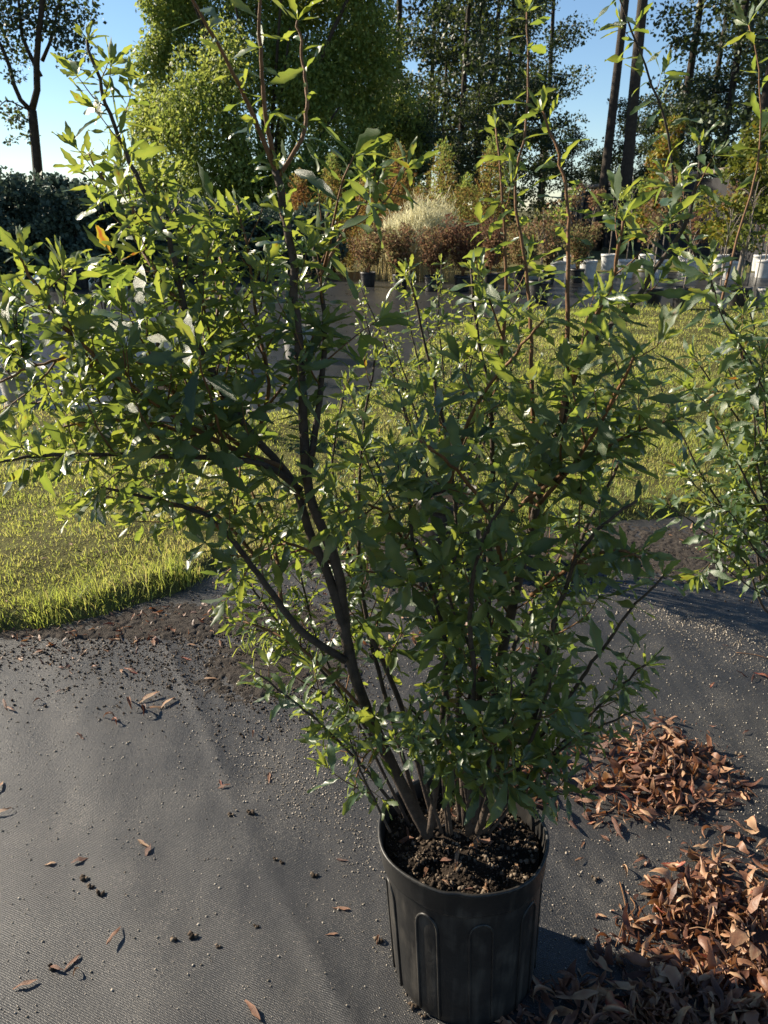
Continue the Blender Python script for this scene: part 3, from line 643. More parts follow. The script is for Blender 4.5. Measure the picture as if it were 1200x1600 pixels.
# shrub on the right
rc = gr(1330, 1045)
place_pot('nursery_pot', (rc[0], rc[1], mat_height(rc[0], rc[1])), .15, .28, M_BLACK, 'black nursery pot under the shrub on the mat right of the big shrub', None)
right = Shrub('bayberry_shrub', (rc[0], rc[1], .24), 'open airy evergreen shrub with bare lower stems beside the lawn, right of the big shrub', 'shrub', LT, M_LEAF)
def SR(pts, y0, y1, ra, rb, bare=.35, dens=1.0):
    n = len(pts); t = np.linspace(0, 1, n); return ([(p[0], p[1], rc[1] + y0 + (y1 - y0) * q) for p, q in zip(pts, t)], ra, rb, bare, dens)
stems = [
    SR([(1322, 960), (1215, 880), (1190, 690), (1165, 570), (1122, 470), (1075, 375), (1058, 320), (1040, 190), (1000, 85), (965, -10)], 0, -.25, .009, .002, .5, .55),
    SR([(1125, 480), (1150, 380), (1185, 250), (1185, 110), (1170, 40)], -.1, .1, .004, .0016, .5, .4),
    SR([(1318, 965), (1215, 760), (1150, 650), (1085, 560)], 0, .1, .007, .0018, .4, .7),
    SR([(1318, 965), (1220, 900), (1120, 780), (1070, 690), (1030, 600)], 0, .25, .007, .0018, .4, .8),
    SR([(1316, 968), (1205, 960), (1165, 880), (1110, 835), (1040, 790)], 0, -.15, .006, .0016, .45, .8),
    SR([(1320, 968), (1200, 930), (1180, 820), (1150, 740), (1120, 690)], 0, .05, .006, .0016, .4, 1.0),
    SR([(1325, 965), (1230, 850), (1200, 700), (1190, 560), (1160, 450)], 0, -.1, .006, .0016, .4, .8),
    SR([(1316, 968), (1195, 930), (1120, 880), (1090, 900)], -.02, -.2, .004, .0014, .6, .6),
    SR([(1318, 960), (1230, 700), (1170, 560), (1130, 500), (1110, 430)], 0, -.35, .006, .0016, .35, 1.0),
    SR([(1318, 960), (1240, 800), (1200, 680), (1160, 620), (1130, 560)], 0, .0, .006, .0016, .35, 1.0),
    SR([(1318, 962), (1230, 920), (1180, 860), (1140, 800), (1110, 790)], 0, -.2, .005, .0016, .35, 1.0),
    SR([(1318, 960), (1225, 850), (1150, 720), (1110, 640), (1080, 610)], 0, -.3, .006, .0016, .35, 1.1),
    SR([(1318, 960), (1235, 860), (1190, 760), (1180, 640), (1195, 560)], 0, -.2, .006, .0016, .35, 1.1),
    SR([(1318, 960), (1225, 880), (1170, 820), (1110, 780), (1070, 740)], 0, .1, .005, .0016, .35, 1.1),
    SR([(1330, 965), (1280, 800), (1230, 600), (1200, 480)], 0, .1, .006, .0016, .4, 1.0),
    SR([(1330, 965), (1360, 780), (1380, 580), (1390, 450)], 0, .1, .006, .0016, .4, 1.0),
]
grow(right, stems, 0, 0, .085, .17, .112, .020, M_BARK, M_TWIG, tone0=.36)
print('right leaves', right.finish(220))

# shrub standing behind the big one
bc = gr(700, 868)
place_pot('nursery_pot', (bc[0], bc[1], .0), .17, .32, M_BLACK, 'black nursery pot half hidden behind the big shrub at the lawn edge')
back = Shrub('bayberry_shrub', (bc[0], bc[1], .28), 'twiggy fine-leaved shrub standing behind the big shrub at the lawn edge', 'shrub', LT, M_LEAF)
stems = []
for k in range(15):
    tx = 700 + (k - 7) * 21 + random.uniform(-12, 12); ty = random.uniform(390, 520) + abs(k - 7) * 8; dy = random.uniform(-.45, .45)
    bx = 700 + (k - 7) * 4
    n = 5; pts = [(bx + (tx - bx) * q ** 1.2 + random.uniform(-8, 8) * (0 < q < 1), 770 + (ty - 770) * q, bc[1] + dy * q) for q in np.linspace(0, 1, n)]
    stems.append((pts, .007, .002, .3, 1.0))
grow(back, stems, 0, 0, .060, .17, .062, .016, M_BARK, M_TWIG, tone0=.52)
print('back leaves', back.finish(200))

# ------------------------------------------------------------------ big-leaved potted plants on the second mat
def big_plant(px, py, h, label, potlabel, r_=.2, ph=.34, mat=M_GREYPOT, nst=3, L0=.17, group=None, spread=.16, whorls=2):
    c = gr(px, py); place_pot('nursery_pot', (c[0], c[1], .004), r_, ph, mat, potlabel)
    sh = Shrub('big_leaved_plant', (c[0], c[1], ph * .86), label, 'plant', BT, M_BIG, group)
    for k in range(nst):
        a = rng.rand() * 6.3; top = np.array([math.cos(a) * spread, math.sin(a) * spread, (h - ph) * rng.uniform(.75, 1)])
        path = smooth_path([np.zeros(3), top * np.array([.3, .3, .5]), top], 9); mb = MB().tube(path, np.linspace(.009, .005, 9), 6)
        i0 = len(sh.P)
        for w in range(whorls):
            q = path[-1 - w * 3]; t = unit(path[-1] - path[-3]); az = rng.rand() * 6
            for j in range(9):
                sh._one(q, t, az, L0 * rng.uniform(.7, 1.1), .45, (18, 75) if w == 0 else (50, 95)); az += 2.4
        for j in range(i0, len(sh.P)): sh.P[j] = sh.P[j] + sh.base
        link('stem', mb.mesh('stem', M_BARK), sh.root)
    sh.finish(300)
big_plant(252, 672, 1.12, 'big-leaved plant in a pale grey pot on the far mat behind the lawn', 'pale grey pot at the back edge of the lawn, nearest the lone boulder', nst=6, whorls=3)
big_plant(45, 640, 1.02, 'bushy big-leaved plant at the far mat edge, beyond the leftmost branch tips', 'grey pot at the back edge of the lawn under the bushy big-leaved plant', nst=9, L0=.17, spread=.26, whorls=3)
big_plant(345, 585, 1.36, 'tall big-leaved plant with an upright bright leaf whorl on the far mat', 'grey pot on the far mat under the tall bright-whorled plant', nst=4, L0=.2, spread=.12, whorls=3)
big_plant(172, 560, 1.0, 'slender big-leaved plant standing alone in the open part of the far mat', 'grey pot standing alone in the open part of the far mat', nst=3, L0=.22, spread=.10, whorls=3)
big_plant(470, 560, 1.25, 'big-leaved plant on the far mat behind the twin grey stems of the big shrub', 'grey pot on the far mat behind the twin grey stems', nst=5, L0=.18, spread=.18, whorls=3)
c = gr(122, 452); place_pot('nursery_pot', (c[0], c[1], .006), .26, .42, M_BLACK, 'empty black pot alone on the far mat in front of the dark hedge')
# stones by the lawn's far edge
for px, py, s_, lb in ((352, 662, .11, 'pale rounded boulder at the far edge of the lawn'), (290, 668, .05, 'small grey stone beside the pale boulder'), (395, 655, .05, 'flat grey stone behind the pale boulder')):
    c = gr(px, py); tv, tf = [], []
    X, Y = np.meshgrid(np.linspace(0, 2*math.pi, 13)[:-1], np.linspace(.02, math.pi-.02, 8)); rr = s_ * (.8 + .4 * vnoise(X * 1.3 + px, Y * 1.5))
    V = np.stack([rr*np.sin(Y)*np.cos(X)*1.3, rr*np.sin(Y)*np.sin(X), rr*np.cos(Y)*.7], -1).reshape(-1, 3); F = [(j*12+i, j*12+(i+1) % 12, (j+1)*12+(i+1) % 12, (j+1)*12+i) for j in range(7) for i in range(12)]
    tag(link('stone', MB().add(V, F).mesh('stone', M_STONE), None, (c[0], c[1], s_*.45+.02)), lb, 'stone')

# ------------------------------------------------------------------ background vegetation
QT = [(np.array([(0, 0, 0), (.38, .5, .06), (0, 1, 0), (-.38, .5, .08)]) * np.array([w, 1, 1]), np.array([(0, 1, 2, 3)])) for w in (.7, 1.0, 1.3)]
NEEDLE = [(np.array([(0, 0, 0), (.10, .5, .05), (0, 1, -.1), (-.10, .5, .05)]), np.array([(0, 1, 2, 3)]))]
def crown_mesh(cl, n, size, mat, tmpl=QT, droop=0.0, tonef=None, name='crown', up=.0):
    """cl: list of (centre, radius(3)) leaf clumps"""
    cs = np.array([c for c, _ in cl]); rs = np.array([r for _, r in cl]); w = rs.prod(1) ** (2/3); w /= w.sum()
    k = rng.choice(len(cl), n, p=w); dirs = unit(rng.randn(n, 3)); rad = rng.rand(n) ** .45
    P = cs[k] + dirs * rad[:, None] * rs[k]
    d = unit(rng.randn(n, 3) * .8 + dirs * .6 + np.array([0, 0, -droop + up])); M = frames(d, unit(rng.randn(n, 3) + np.array([0, 0, .6])))
    L = size * rng.uniform(.6, 1.3, n); T = np.clip(.45 + .22 * rng.randn(n) + (rng.rand(len(cl)) * .4 - .2)[k], 0, 1)
    if tonef is not None: T = np.clip(T + tonef(P), 0, 1)
    return batch(name, tmpl, rng.randint(0, len(tmpl), n), M * L[:, None, None], P, T, mat, False)
def make_tree(h, r0, first, crownw, nb, n, size, lean=0.0, fork=False, clr=(.9, 1.6), mat=M_FAR, droop=.2):
    mb = MB(); path = smooth_path([(0, 0, -.2), (lean*.4, .05, h*.35), (lean*.8, -.05, h*.7), (lean, 0, h)], 14)
    mb.tube(path, np.linspace(r0, r0*.25, 14), 8); cl = []
    for i in range(nb):
        f = first + (1 - first) * (i + rng.rand()) / nb; j = int(f * 13); p = path[j]
        a = rng.rand() * 6.3; ln = crownw * rng.uniform(.45, 1.0) * (1.15 - .6 * f); el = rng.uniform(-.05, .55)
        e = p + ln * np.array([math.cos(a), math.sin(a), el]); m = p + (e - p) * .5 + np.array([0, 0, -.05 * ln])
        br = smooth_path([p, m, e], 6); mb.tube(br, np.linspace(r0*.22, r0*.05, 6), 5)
        for q in (.45, .75, 1.0):
            s_ = rng.uniform(*clr) * (.6 + .4*q); cl.append((p + (e-p)*q + rng.randn(3)*.25, (s_, s_, s_*.55)))
    return mb.mesh('trunk', M_TRUNK), crown_mesh(cl, n, size, mat, droop=droop)
def place_tree(name, loc, meshes, label, group, sc=1.0, rz=0.0, cat='tree'):
    o = empty(name, loc, label, cat, group); o.scale = (sc, sc, sc); o.rotation_euler.z = rz
    link('trunk', meshes[0], o); tag(link('crown', meshes[1], o), kind='stuff'); return o
def base_at(px, Y, z=-.03): p = at(px, 327, Y); return (p[0], Y, z)
PINES = [make_tree(19, .24, .28, 3.2, 18, 7500, .19), make_tree(21, .22, .34, 2.8, 16, 6500, .19, .5), make_tree(18, .20, .24, 3.4, 18, 7500, .18, -.4)]
BARE = [make_tree(22, .20, .62, 3.2, 16, 9000, .22, .3), make_tree(23, .235, .60, 3.4, 16, 9000, .22, .1)]
place_tree('pine_tree', base_at(938, 33), BARE[0], 'tall pine with bare straight trunk against open sky, the thinner of the pair', None, 1, R(180)).rotation_euler.y = R(-2.0)
place_tree('pine_tree', base_at(976, 31), BARE[1], 'tall pine with bare straight trunk, the thicker of the pair', None, 1, 1.0).rotation_euler.y = R(-2.5)
for i, (px, Y) in enumerate([(622, 44), (668, 52), (715, 40), (742, 46), (760, 56), (780, 50), (800, 60), (1045, 44), (1085, 48), (1118, 40), (1150, 46), (1172, 34), (1215, 42), (1260, 38), (590, 58), (560, 50), (845, 64)]):
    place_tree('pine_tree', base_at(px, Y), PINES[i % 3], 'tall dark pine of the wood ' + ('behind the timber shade frame' if px > 1000 else 'behind the row of rusty conifers'), 'pines behind the shade frame' if px > 1000 else 'pines behind the conifers', random.uniform(.9, 1.15), random.random() * 6.3)
UND = [make_tree(8, .12, .12, 2.6, 22, 9000, .145, .3, clr=(.5, 1.0)), make_tree(6, .1, .08, 2.4, 20, 8500, .135, -.3, clr=(.5, .9)), make_tree(10, .13, .15, 2.6, 22, 9500, .155, 0, clr=(.6, 1.1))]
for i, (px, Y, s_) in enumerate([(600, 38, 1.0), (650, 36, .9), (690, 44, 1.1), (740, 38, .8), (790, 42, 1.0), (840, 40, .75), (890, 48, .7), (1000, 40, .6), (1020, 34, .6), (1070, 38, .75), (1120, 36, .7), (1180, 38, .8), (1240, 36, 1.0), (930, 50, .8), (965, 44, .7), (1050, 56, 1.0)]):
    place_tree('understory_tree', base_at(px, Y), UND[i % 3], 'leafy dark understory tree ' + ('beyond the shade frame' if px > 990 else 'by the bare pine pair' if px > 850 else 'behind the rusty conifers'), 'understory trees beyond the shade frame' if px > 990 else 'understory trees by the bare pines' if px > 850 else 'understory trees behind the conifers', s_, random.random() * 6.3)
# forked tree on the left
mb = MB(); LTB = np.array(base_at(60, 40)); 
def lp(px, py): return at(px, py, 40) - LTB
mb.tube(smooth_path([lp(64, 345), lp(60, 280), lp(52, 190), lp(50, 172)], 10), np.linspace(.25, .20, 10), 8)
cl = []
for pts, ra in (([(50, 172), (62, 150), (66, 90), (78, 20), (88, -80), (100, -200)], .17), ([(50, 174), (32, 150), (22, 100), (5, 50), (-10, -40)], .12), ([(66, 95), (85, 60), (100, 10)], .1), ([(64, 120), (40, 60), (38, 0), (30, -80)], .11), ([(50, 174), (38, 168), (20, 160), (8, 175)], .05)):
    w = [lp(*p) + np.array([0, (i * .3) * (1 if ra > .2 else -1), 0]) for i, p in enumerate(pts)]; mb.tube(smooth_path(w, 10), np.linspace(ra, ra*.35, 10), 6)
for px, py, s_ in ((10, 20, 1.0), (40, 40, 1.1), (80, 30, 1.2), (110, 60, .9), (20, 80, .8), (60, 10, 1.2), (120, 10, 1.0), (95, 90, .7), (-20, 60, 1.2), (30, 120, .5), (15, 170, .55), (30, 190, .6), (45, 215, .4), (0, -60, 1.6), (70, -80, 1.8), (130, -60, 1.3), (60, -180, 2.0), (-40, -40, 1.8), (140, 85, .6), (5, 215, .3)):
    cl.append((lp(px, py) + np.array([0, rng.uniform(-1, 1), 0]), (s_, s_, s_*.7)))
o = empty('forked_tree', LTB, 'dark tree with forked trunk standing against the open sky above the hedge', 'tree'); link('trunk', mb.mesh('trunk', M_TRUNK), o); tag(link('crown', crown_mesh(cl, 8500, .18, M_FAR), o), kind='stuff')
# feathery big tree
FB = np.array(base_at(420, 35)); mb = MB(); cl = []
for k in range(16):
    a = rng.rand() * 6.3; tpx = 430 + rng.uniform(-170, 170); e = at(tpx, rng.uniform(-160, 180), 35 + rng.uniform(-3, 3)) - FB
    mb.tube(smooth_path([(0.3*math.cos(a), .3*math.sin(a), -.1), e*np.array([.35, .35, .5]), e], 8), np.linspace(.13, .03, 8), 6)
for px, py, s_, dy in [(300, 60, 1.5, 0), (262, 30, .9, 0), (245, 100, .8, 0), (245, 190, .9, 0), (240, 270, .9, 0), (270, 150, 1.3, 0), (260, 240, 1.2, .3), (330, 200, 1.6, -.8), (330, 290, 1.4, -1), (400, 60, 1.8, 0), (420, 170, 1.8, -1), (430, 280, 1.6, -1), (500, 70, 1.8, 0), (520, 180, 1.7, -.3), (530, 280, 1.5, -.5),
                       (590, 120, 1.4, .6), (610, 210, 1.2, .5), (600, 290, 1.3, .5), (350, -50, 1.6, 0), (450, -80, 2.0, 0), (540, -30, 1.7, .4), (280, -20, 1.0, .8), (250, 310, 1.0, 0), (390, 350, 1.5, -.6), (500, 350, 1.5, -.3), (300, 350, 1.2, -.3), (580, 350, 1.2, 0)]:
    c0 = at(px, py, 35 + 1.4 * dy) - FB
    s_ = s_ * 1.4
    for _ in range(11): s2 = s_ * rng.uniform(.25, .5); cl.append((c0 + unit(rng.randn(3)) * s_ * rng.uniform(.4, .95), (s2, s2, s2*1.3)))
o = empty('feathery_tree', FB, 'huge rounded feathery light green tree, sunlit on its open-sky side', 'tree'); link('trunk', mb.mesh('trunk', M_TRUNK), o)
tag(link('crown', crown_mesh(cl, 170000, .18, M_FEATHER, [(v * np.array([.55, 1, 1]), f) for v, f in QT], droop=.7), o), kind='stuff')
# hedge shrubs left
for i, (px, Y, h, w) in enumerate([(-60, 18, 2.1, 1.4), (10, 17.5, 2.1, 1.2), (65, 18.5, 2.0, 1.1), (110, 17.5, 2.15, .9), (160, 19, 1.9, 1.1), (215, 19, 1.7, 1.1), (-140, 18, 2.2, 1.5), (270, 20, 1.7, 1.1), (330, 20, 1.6, 1.2), (400, 20, 1.5, 1.2), (470, 20, 1.5, 1.2)]):
    b0 = np.array(base_at(px, Y)); cl = [(np.array([rng.uniform(-w, w)*.6, rng.uniform(-.5, .5), h*rng.uniform(.1, .98)]), (w*q_, w*q_, w*q_*.9)) for q_ in rng.uniform(.12, .4, 30)]
    o = empty('hedge_shrub', b0, 'dense dark shrub in the shady hedge beyond the far mat', 'shrub', 'dark hedge shrubs beyond the far mat')
    link('trunk', MB().tube([(0, 0, -.1), (.05, 0, h*.4), (0, .05, h*.7)], [.06, .04, .02], 6).mesh('trunk', M_TRUNK), o); tag(link('crown', crown_mesh(cl, 6000, .11, M_HEDGE), o), kind='stuff')
# rusty conifers
for i, (px, Y, top, w, tn, lb) in enumerate([(622, 18, 222, .62, -.25, 'rusty orange conical conifer with a bright green tip'), (692, 18.5, 214, .72, .12, 'broad yellow-green conifer beside the rusty one'), (520, 19, 236, .5, .1, 'slim yellow-green conifer against the dark trees'),
                           (765, 18.5, 208, .65, .05, 'olive tinted conifer close to the tall red-brown twigs'), (572, 19.5, 262, .6, -.1, 'low dull orange conifer between two taller ones'), (468, 19, 265, .6, -.35, 'low dark orange conifer behind the left upright stems'), (655, 20.5, 285, .7, -.3, 'low rusty conifer in the gap between the rusty and broad ones'), (728, 20.5, 270, .7, .1, 'low green conifer behind the broad yellow-green one')]):
    Y += 2.6; w *= 1.12; b0 = np.array(base_at(px, Y)); h = at(px, top, Y)[2]; cl = []
    for k in range(46):
        f = (k + .5) / 46; rr = 1.3 * w * (1 - f) ** .7 * (.6 + .5 * rng.rand()) + .03; a = k * 2.4; cl.append((np.array([math.cos(a)*rr*.6, math.sin(a)*rr*.6, h*(.06+.92*f)]), (.10+.3*rr, .10+.3*rr, .12+.16*rr)))
    o = empty('conifer', b0, lb, 'tree', None); link('trunk', MB().tube([(0, 0, -.1), (0, .02, h*.5), (0, 0, h*.97)], [.05, .03, .008], 6).mesh('trunk', M_TRUNK), o)
    tag(link('crown', crown_mesh(cl, 5200, .085, M_RUST, [(v * np.array([.5, 1, 1]), f) for v, f in QT], tonef=lambda P: tn + .35 * (P[:, 2] > h*.86), up=.5), o), kind='stuff')
# pale plume grass
b0 = np.array(base_at(645, 19)); n = 16000; a = rng.rand(n)*6.3; q = rng.rand(n); rr = .85 * np.sqrt(rng.rand(n))
P = np.stack([rr*1.05*np.cos(a), rr*.7*np.sin(a), 1.0 + .0*a], -1); top = at(645, 312, 19)[2]
P[:, 2] = np.clip((top * (.82 + .18 * np.cos(a)) * (.80 + .4 * vnoise(P[:, 0]*5, P[:, 1]*5)) * (1 - .45 * rr**2)) * (.55 + .45 * rng.rand(n)**.6), .2, None)
d = unit(np.stack([.6*np.cos(a)*rr+.55*rng.randn(n), .5*np.sin(a)*rr+.55*rng.randn(n), .9*np.ones(n)], -1))
me = batch('plumes', NEEDLE, np.zeros(n, int), frames(d, rng.randn(n, 3)) * (.15*rng.uniform(.4, 1.6, n))[:, None, None] * np.array([.4, 1, 1]), P + .14*rng.randn(n, 3), rng.rand(n), M_PLUME, False)
o = empty('plume_grass', b0, 'pale cream fuzzy ornamental grass clump in front of the conifers', 'grass'); tag(link('plumes', me, o), kind='stuff')
x = rng.randn(1500)*.5; y = rng.randn(1500)*.3; V, F, T = blades(x, y, np.zeros(1500), .9+.5*rng.rand(1500), np.full(1500, .008), .85+.15*rng.rand(1500), .55)
tag(link('blades', np_mesh('blades', V, F, T, M_GRASS, False), o), kind='stuff')
# brown perennials in black pots
for i, (px, py, h, w, tn, gp) in enumerate([(575, 448, 1.15, .55, .2, 0), (625, 452, 1.2, .55, .1, 0), (675, 455, 1.25, .55, 0, 0), (722, 455, 1.35, .5, -.2, 0), (765, 450, 1.3, .5, -.1, 0), (812, 446, 1.2, .5, .25, 0), (855, 444, 1.25, .45, .3, 0), (900, 442, 1.2, .45, .35, 0)]):
    c = gr(px, py)
    place_pot('nursery_pot', (c[0], c[1], .004), .17, .3, M_BLACK, 'small black pot in the row of brown perennials', 'black pots under the brown perennials')
    o = empty('potted_perennial', (c[0], c[1], .25), 'brownish bushy perennial in the row in front of the plume grass', 'plant', 'brown perennials in the pot row'); cl = []; mb = MB()
    for k in range(11):
        a = rng.rand()*6.3; e = np.array([math.cos(a)*w*rng.uniform(.2, .8), math.sin(a)*w*rng.uniform(.2, .8), (h-.25)*rng.uniform(.65, 1)]); mb.tube(smooth_path([(0, 0, 0), e*np.array([.5, .5, .6]), e], 5), np.linspace(.008, .003, 5), 5)
        for q in (.4, .6, .8, 1): cl.append((e*q, (.14, .14, .12)))
    link('stem', mb.mesh('stem', M_TWIG), o); tag(link('foliage', crown_mesh(cl, 2600, .055, M_BROWNW, tonef=lambda P: tn, name='foliage'), o), kind='stuff')
# autumn tree at the right, a smaller orange one by the fence
for px, Y, py0, w, h_, lb, tn in ((1168, 17.5, 170, 1.1, 0, 'small yellow and orange autumn tree above the white pots', -.22), (1028, 26, 190, .7, 0, 'small bronze-orange tree behind the shade frame', .1)):
    b0 = np.array(base_at(px, Y)); h = at(px, py0, Y)[2]; mb = MB().tube(smooth_path([(0, 0, -.1), (.1, 0, h*.5), (0, .1, h)], 8), np.linspace(.05, .015, 8), 6); cl = []
    for k in range(26):
        f = rng.uniform(.3, 1.0); a = rng.rand()*6.3; rr = w*rng.uniform(.2, 1)*(1.2-.7*f); cl.append((np.array([math.cos(a)*rr, math.sin(a)*rr, h*f]), (.3, .3, .25))); mb.tube([(0, 0, h*f*.8), cl[-1][0]], [.015, .006], 5)
    o = empty('autumn_tree', b0, lb, 'tree'); link('trunk', mb.mesh('trunk', M_WOOD), o); tag(link('crown', crown_mesh(cl, 3600, .11, M_AUTUMN, tonef=lambda P: tn), o), kind='stuff')
# shade frame / fence
p0, p1 = at(1330, 246, 21), at(880, 300, 38); fo = empty('shade_frame', (p0[0], p0[1], -.03), 'long low timber frame hung with black shade cloth behind the white pots', 'frame')
base = np.array([p0[0], p0[1], -.03]); np_ = 9
tops = [p0 + (p1 - p0) * i / (np_ - 1) - base for i in range(np_)]
for i, q in enumerate(tops): link('post', MB().box((q[0], q[1], q[2]/2), (.11, .11, q[2]+.1), rz=.4).mesh('post', M_WOOD), fo)
for i in range(np_ - 1): link('rail', MB().tube([tops[i] + np.array([0, 0, .06]), tops[i+1] + np.array([0, 0, .06])], .09, 4).mesh('rail', M_WOOD), fo)
for i in range(np_ - 1):
    a, b = tops[i], tops[i+1]; V = []; m = 12
    for j in range(m + 1):
        q = a + (b - a) * j / m + np.array([.05 * math.sin(j * 2.1 + i), .14 + .04 * math.sin(j * 1.3), 0])
        V += [(q[0], q[1], q[2] - .12), (q[0], q[1], q[2]*.5), (q[0], q[1], .1)]
    link('cloth', MB().add(V, [(j*3+c, j*3+c+1, j*3+c+4, j*3+c+3) for j in range(m) for c in (0, 1)]).mesh('cloth', M_NET), fo)
# white pots with saplings
def sapling(loc, h, label, group, mat, foliage, tn=0.0, nb=6, leafn=260, size=.07, bark=M_WOOD):
    o = empty('sapling', loc, label, 'sapling', group); mb = MB(); cl = []
    mb.tube(smooth_path([(0, 0, 0), (rng.uniform(-.06, .06), 0, h*.5), (rng.uniform(-.12, .12), 0, h)], 8), np.linspace(.016, .005, 8), 5)
    for k in range(nb):
        z = h*rng.uniform(.2, .9); a = rng.rand()*6.3; ln = rng.uniform(.2, .5); e = np.array([math.cos(a)*ln*.6, math.sin(a)*ln*.6, z+ln*.8]); mb.tube([(0, 0, z), e*np.array([.5, .5, 1])-np.array([0, 0, .15*ln]), e], [.007, .005, .002], 4); cl += [(e, (.16, .16, .14)), (e*np.array([.6, .6, .95]), (.14, .14, .12))]
    link('stem', mb.mesh('stem', bark), o)
    if foliage: tag(link('foliage', crown_mesh(cl, leafn, size, mat, tonef=lambda P: tn, name='foliage'), o), kind='stuff')
for row, (py, n0, step, off) in enumerate(((436, 8, 54, 865), (424, 7, 58, 895))):
    for i in range(n0):
        px = off + i * step + random.uniform(-5, 5); c = gr(px, py + random.uniform(-2, 2))
        place_pot('white_pot', (c[0], c[1], .006), .21, .42, M_WHITE, 'white nursery pot in the double row before the shade frame', 'white pots in the far double row')
        sapling((c[0], c[1], .36), random.uniform(1.0, 2.0), 'young leafy sapling growing in a white pot of the far double row', 'saplings in the white pots', random.choice([M_BROWNW, M_FEATHER, M_AUTUMN, M_BROWNW]), random.random() < .9, random.uniform(-.2, .2), 7, 420)
for px, py, r_, h, mat, lb, slb in ((1064, 487, .17, .38, M_BLACK, 'black pot at the far lawn edge with twiggy bare shrub', 'bare twiggy shrub in a black pot at the far lawn edge'), (1120, 490, .15, .36, M_GREYPOT, 'grey pot at the far lawn edge between black ones', 'thin bare sapling in the grey pot at the far lawn edge'),
                            (1150, 484, .2, .36, M_BLACK, 'wide black pot beside the grey pot at the far lawn edge', 'leaning bare sapling in the wide black pot'), (1015, 478, .2, .3, M_BLACK, 'low black pot near the lawn edge, next to the twiggy shrub', 'low brown shrub in the low black pot'), (1195, 486, .18, .36, M_GREYPOT, 'grey pot past the wide black pot', 'tall pale bare sapling past the wide black pot'), (840, 476, .2, .4, M_BLACK, 'black pot in front of the brown perennials', 'small green shrub in front of the brown perennials')):
    c = gr(px, py); place_pot('nursery_pot', (c[0], c[1], .006), r_, h, mat, lb); sapling((c[0], c[1], h*.86), random.uniform(1.1, 1.7), slb, None, M_BROWNW, px in (1015, 840), .2, 12, 500, .06)
# thin pale stake saplings at right
for px, top in ((1168, 235), (1180, 245)):
    c = gr(px, 446); h = at(px, top, c[1])[2]
    sapling((c[0], c[1], .0), h, 'tall pale straight young trunk rising from the white pot rows', 'pale young trunks among the white pots', M_AUTUMN, True, 0, 5, 120, .08, M_STONE)

# ------------------------------------------------------------------ fallen leaves
def dry_template(seed, g=1.0):
    r = np.random.RandomState(seed); rows = 7; V = []; curl = r.uniform(-2.6, 2.6); cup = r.uniform(-1.8, 2.2); tw = r.uniform(-2.0, 2.0); wr = r.uniform(.17, .36); ph = r.rand()*6; curl *= g; cup *= g; tw *= g
    y = z = 0.0; ang = -curl * .5; tt = np.linspace(0, 1, rows)
    for i, t in enumerate(tt):
        w = wr/2 * max(.05, math.sin(math.pi * t ** .85) ** .75) if 0 < t < 1 else .012
        if i: y += math.cos(ang) / (rows-1); z += math.sin(ang) / (rows-1); ang += curl / (rows-1) + r.uniform(-.25, .25)
        for s in (-1, 0, 1):
            a = tw * (t - .5); lx = s*w*(math.cos(cup*.6) if s else 1); lz = abs(s)*w*math.sin(cup*.6) + .02*math.sin(t*11+ph+s)*abs(s)
            V.append((lx*math.cos(a)-lz*math.sin(a), y, z + lx*math.sin(a)+lz*math.cos(a)))
    V = np.array(V); V[:, 0] += (.10 * r.randn(len(V))) * wr * (np.arange(len(V)) > 5); V[:, 1] -= .5; V[:, 2] -= V[:, 2].min()
    return V, np.array([(i*3+c, i*3+c+1, (i+1)*3+c+1, (i+1)*3+c) for i in range(rows-1) for c in (0, 1)]), np.tile([.06, -.08, .04], rows) + .06 * r.randn(rows * 3)
DT = [dry_template(500 + i, (1.1, .8, .35)[i % 3]) for i in range(18)]
FLAT = [2, 5, 8, 11, 14, 17, 1, 7]
DTONES = (.12, .3, .45, .58, .7, .84, .97)
DMESH = {}
def dry_mesh(k, q):
    if (k, q) not in DMESH: v, f, ot = DT[k]; DMESH[(k, q)] = np_mesh('fallen_leaf', v, f, np.clip(DTONES[q] + ot, 0, 1), M_DRY)
    return DMESH[(k, q)]
def pile_height(px, py, cx, cy, ax, ay, H):
    return H * np.clip(1 - ((px-cx)/ax)**2 - ((py-cy)/ay)**2, 0, 1) ** .6
PILES = [(800, 1215, 130, 55, .015, 150, 'dry brown fallen leaf lying behind the pot, seen through the stems', 'leaves behind the pot', 20),
         (700, 1000, 170, 45, .006, 60, 'dry brown fallen leaf on the mat between the big shrub and the lawn', 'leaves between shrub and lawn', 15),
         (1025, 1215, 118, 80, .026, 430, 'dry brown fallen leaf in the round heap behind the black pot', 'leaves of the round heap behind the pot', 105),
         (1150, 1450, 185, 118, .028, 680, 'dry brown fallen leaf in the large spread heap on the mat beside the pot', 'leaves of the large heap beside the pot', 95),
         (1060, 1585, 230, 75, .025, 480, 'dull fallen leaf lying in the shade of the black pot', 'leaves in the shade of the pot', 30)]
TWORD = ('very dark brown', 'dark brown', 'mid brown', 'light brown', 'tan', 'pale straw', 'red-brown')
def rot_leaf(tilt):
    e = Matrix.Rotation(random.uniform(0, 6.28), 3, 'Z') @ Matrix.Rotation(random.gauss(0, tilt), 3, 'X') @ Matrix.Rotation(random.gauss(0, tilt*1.3), 3, 'Y')
    return np.array(e)
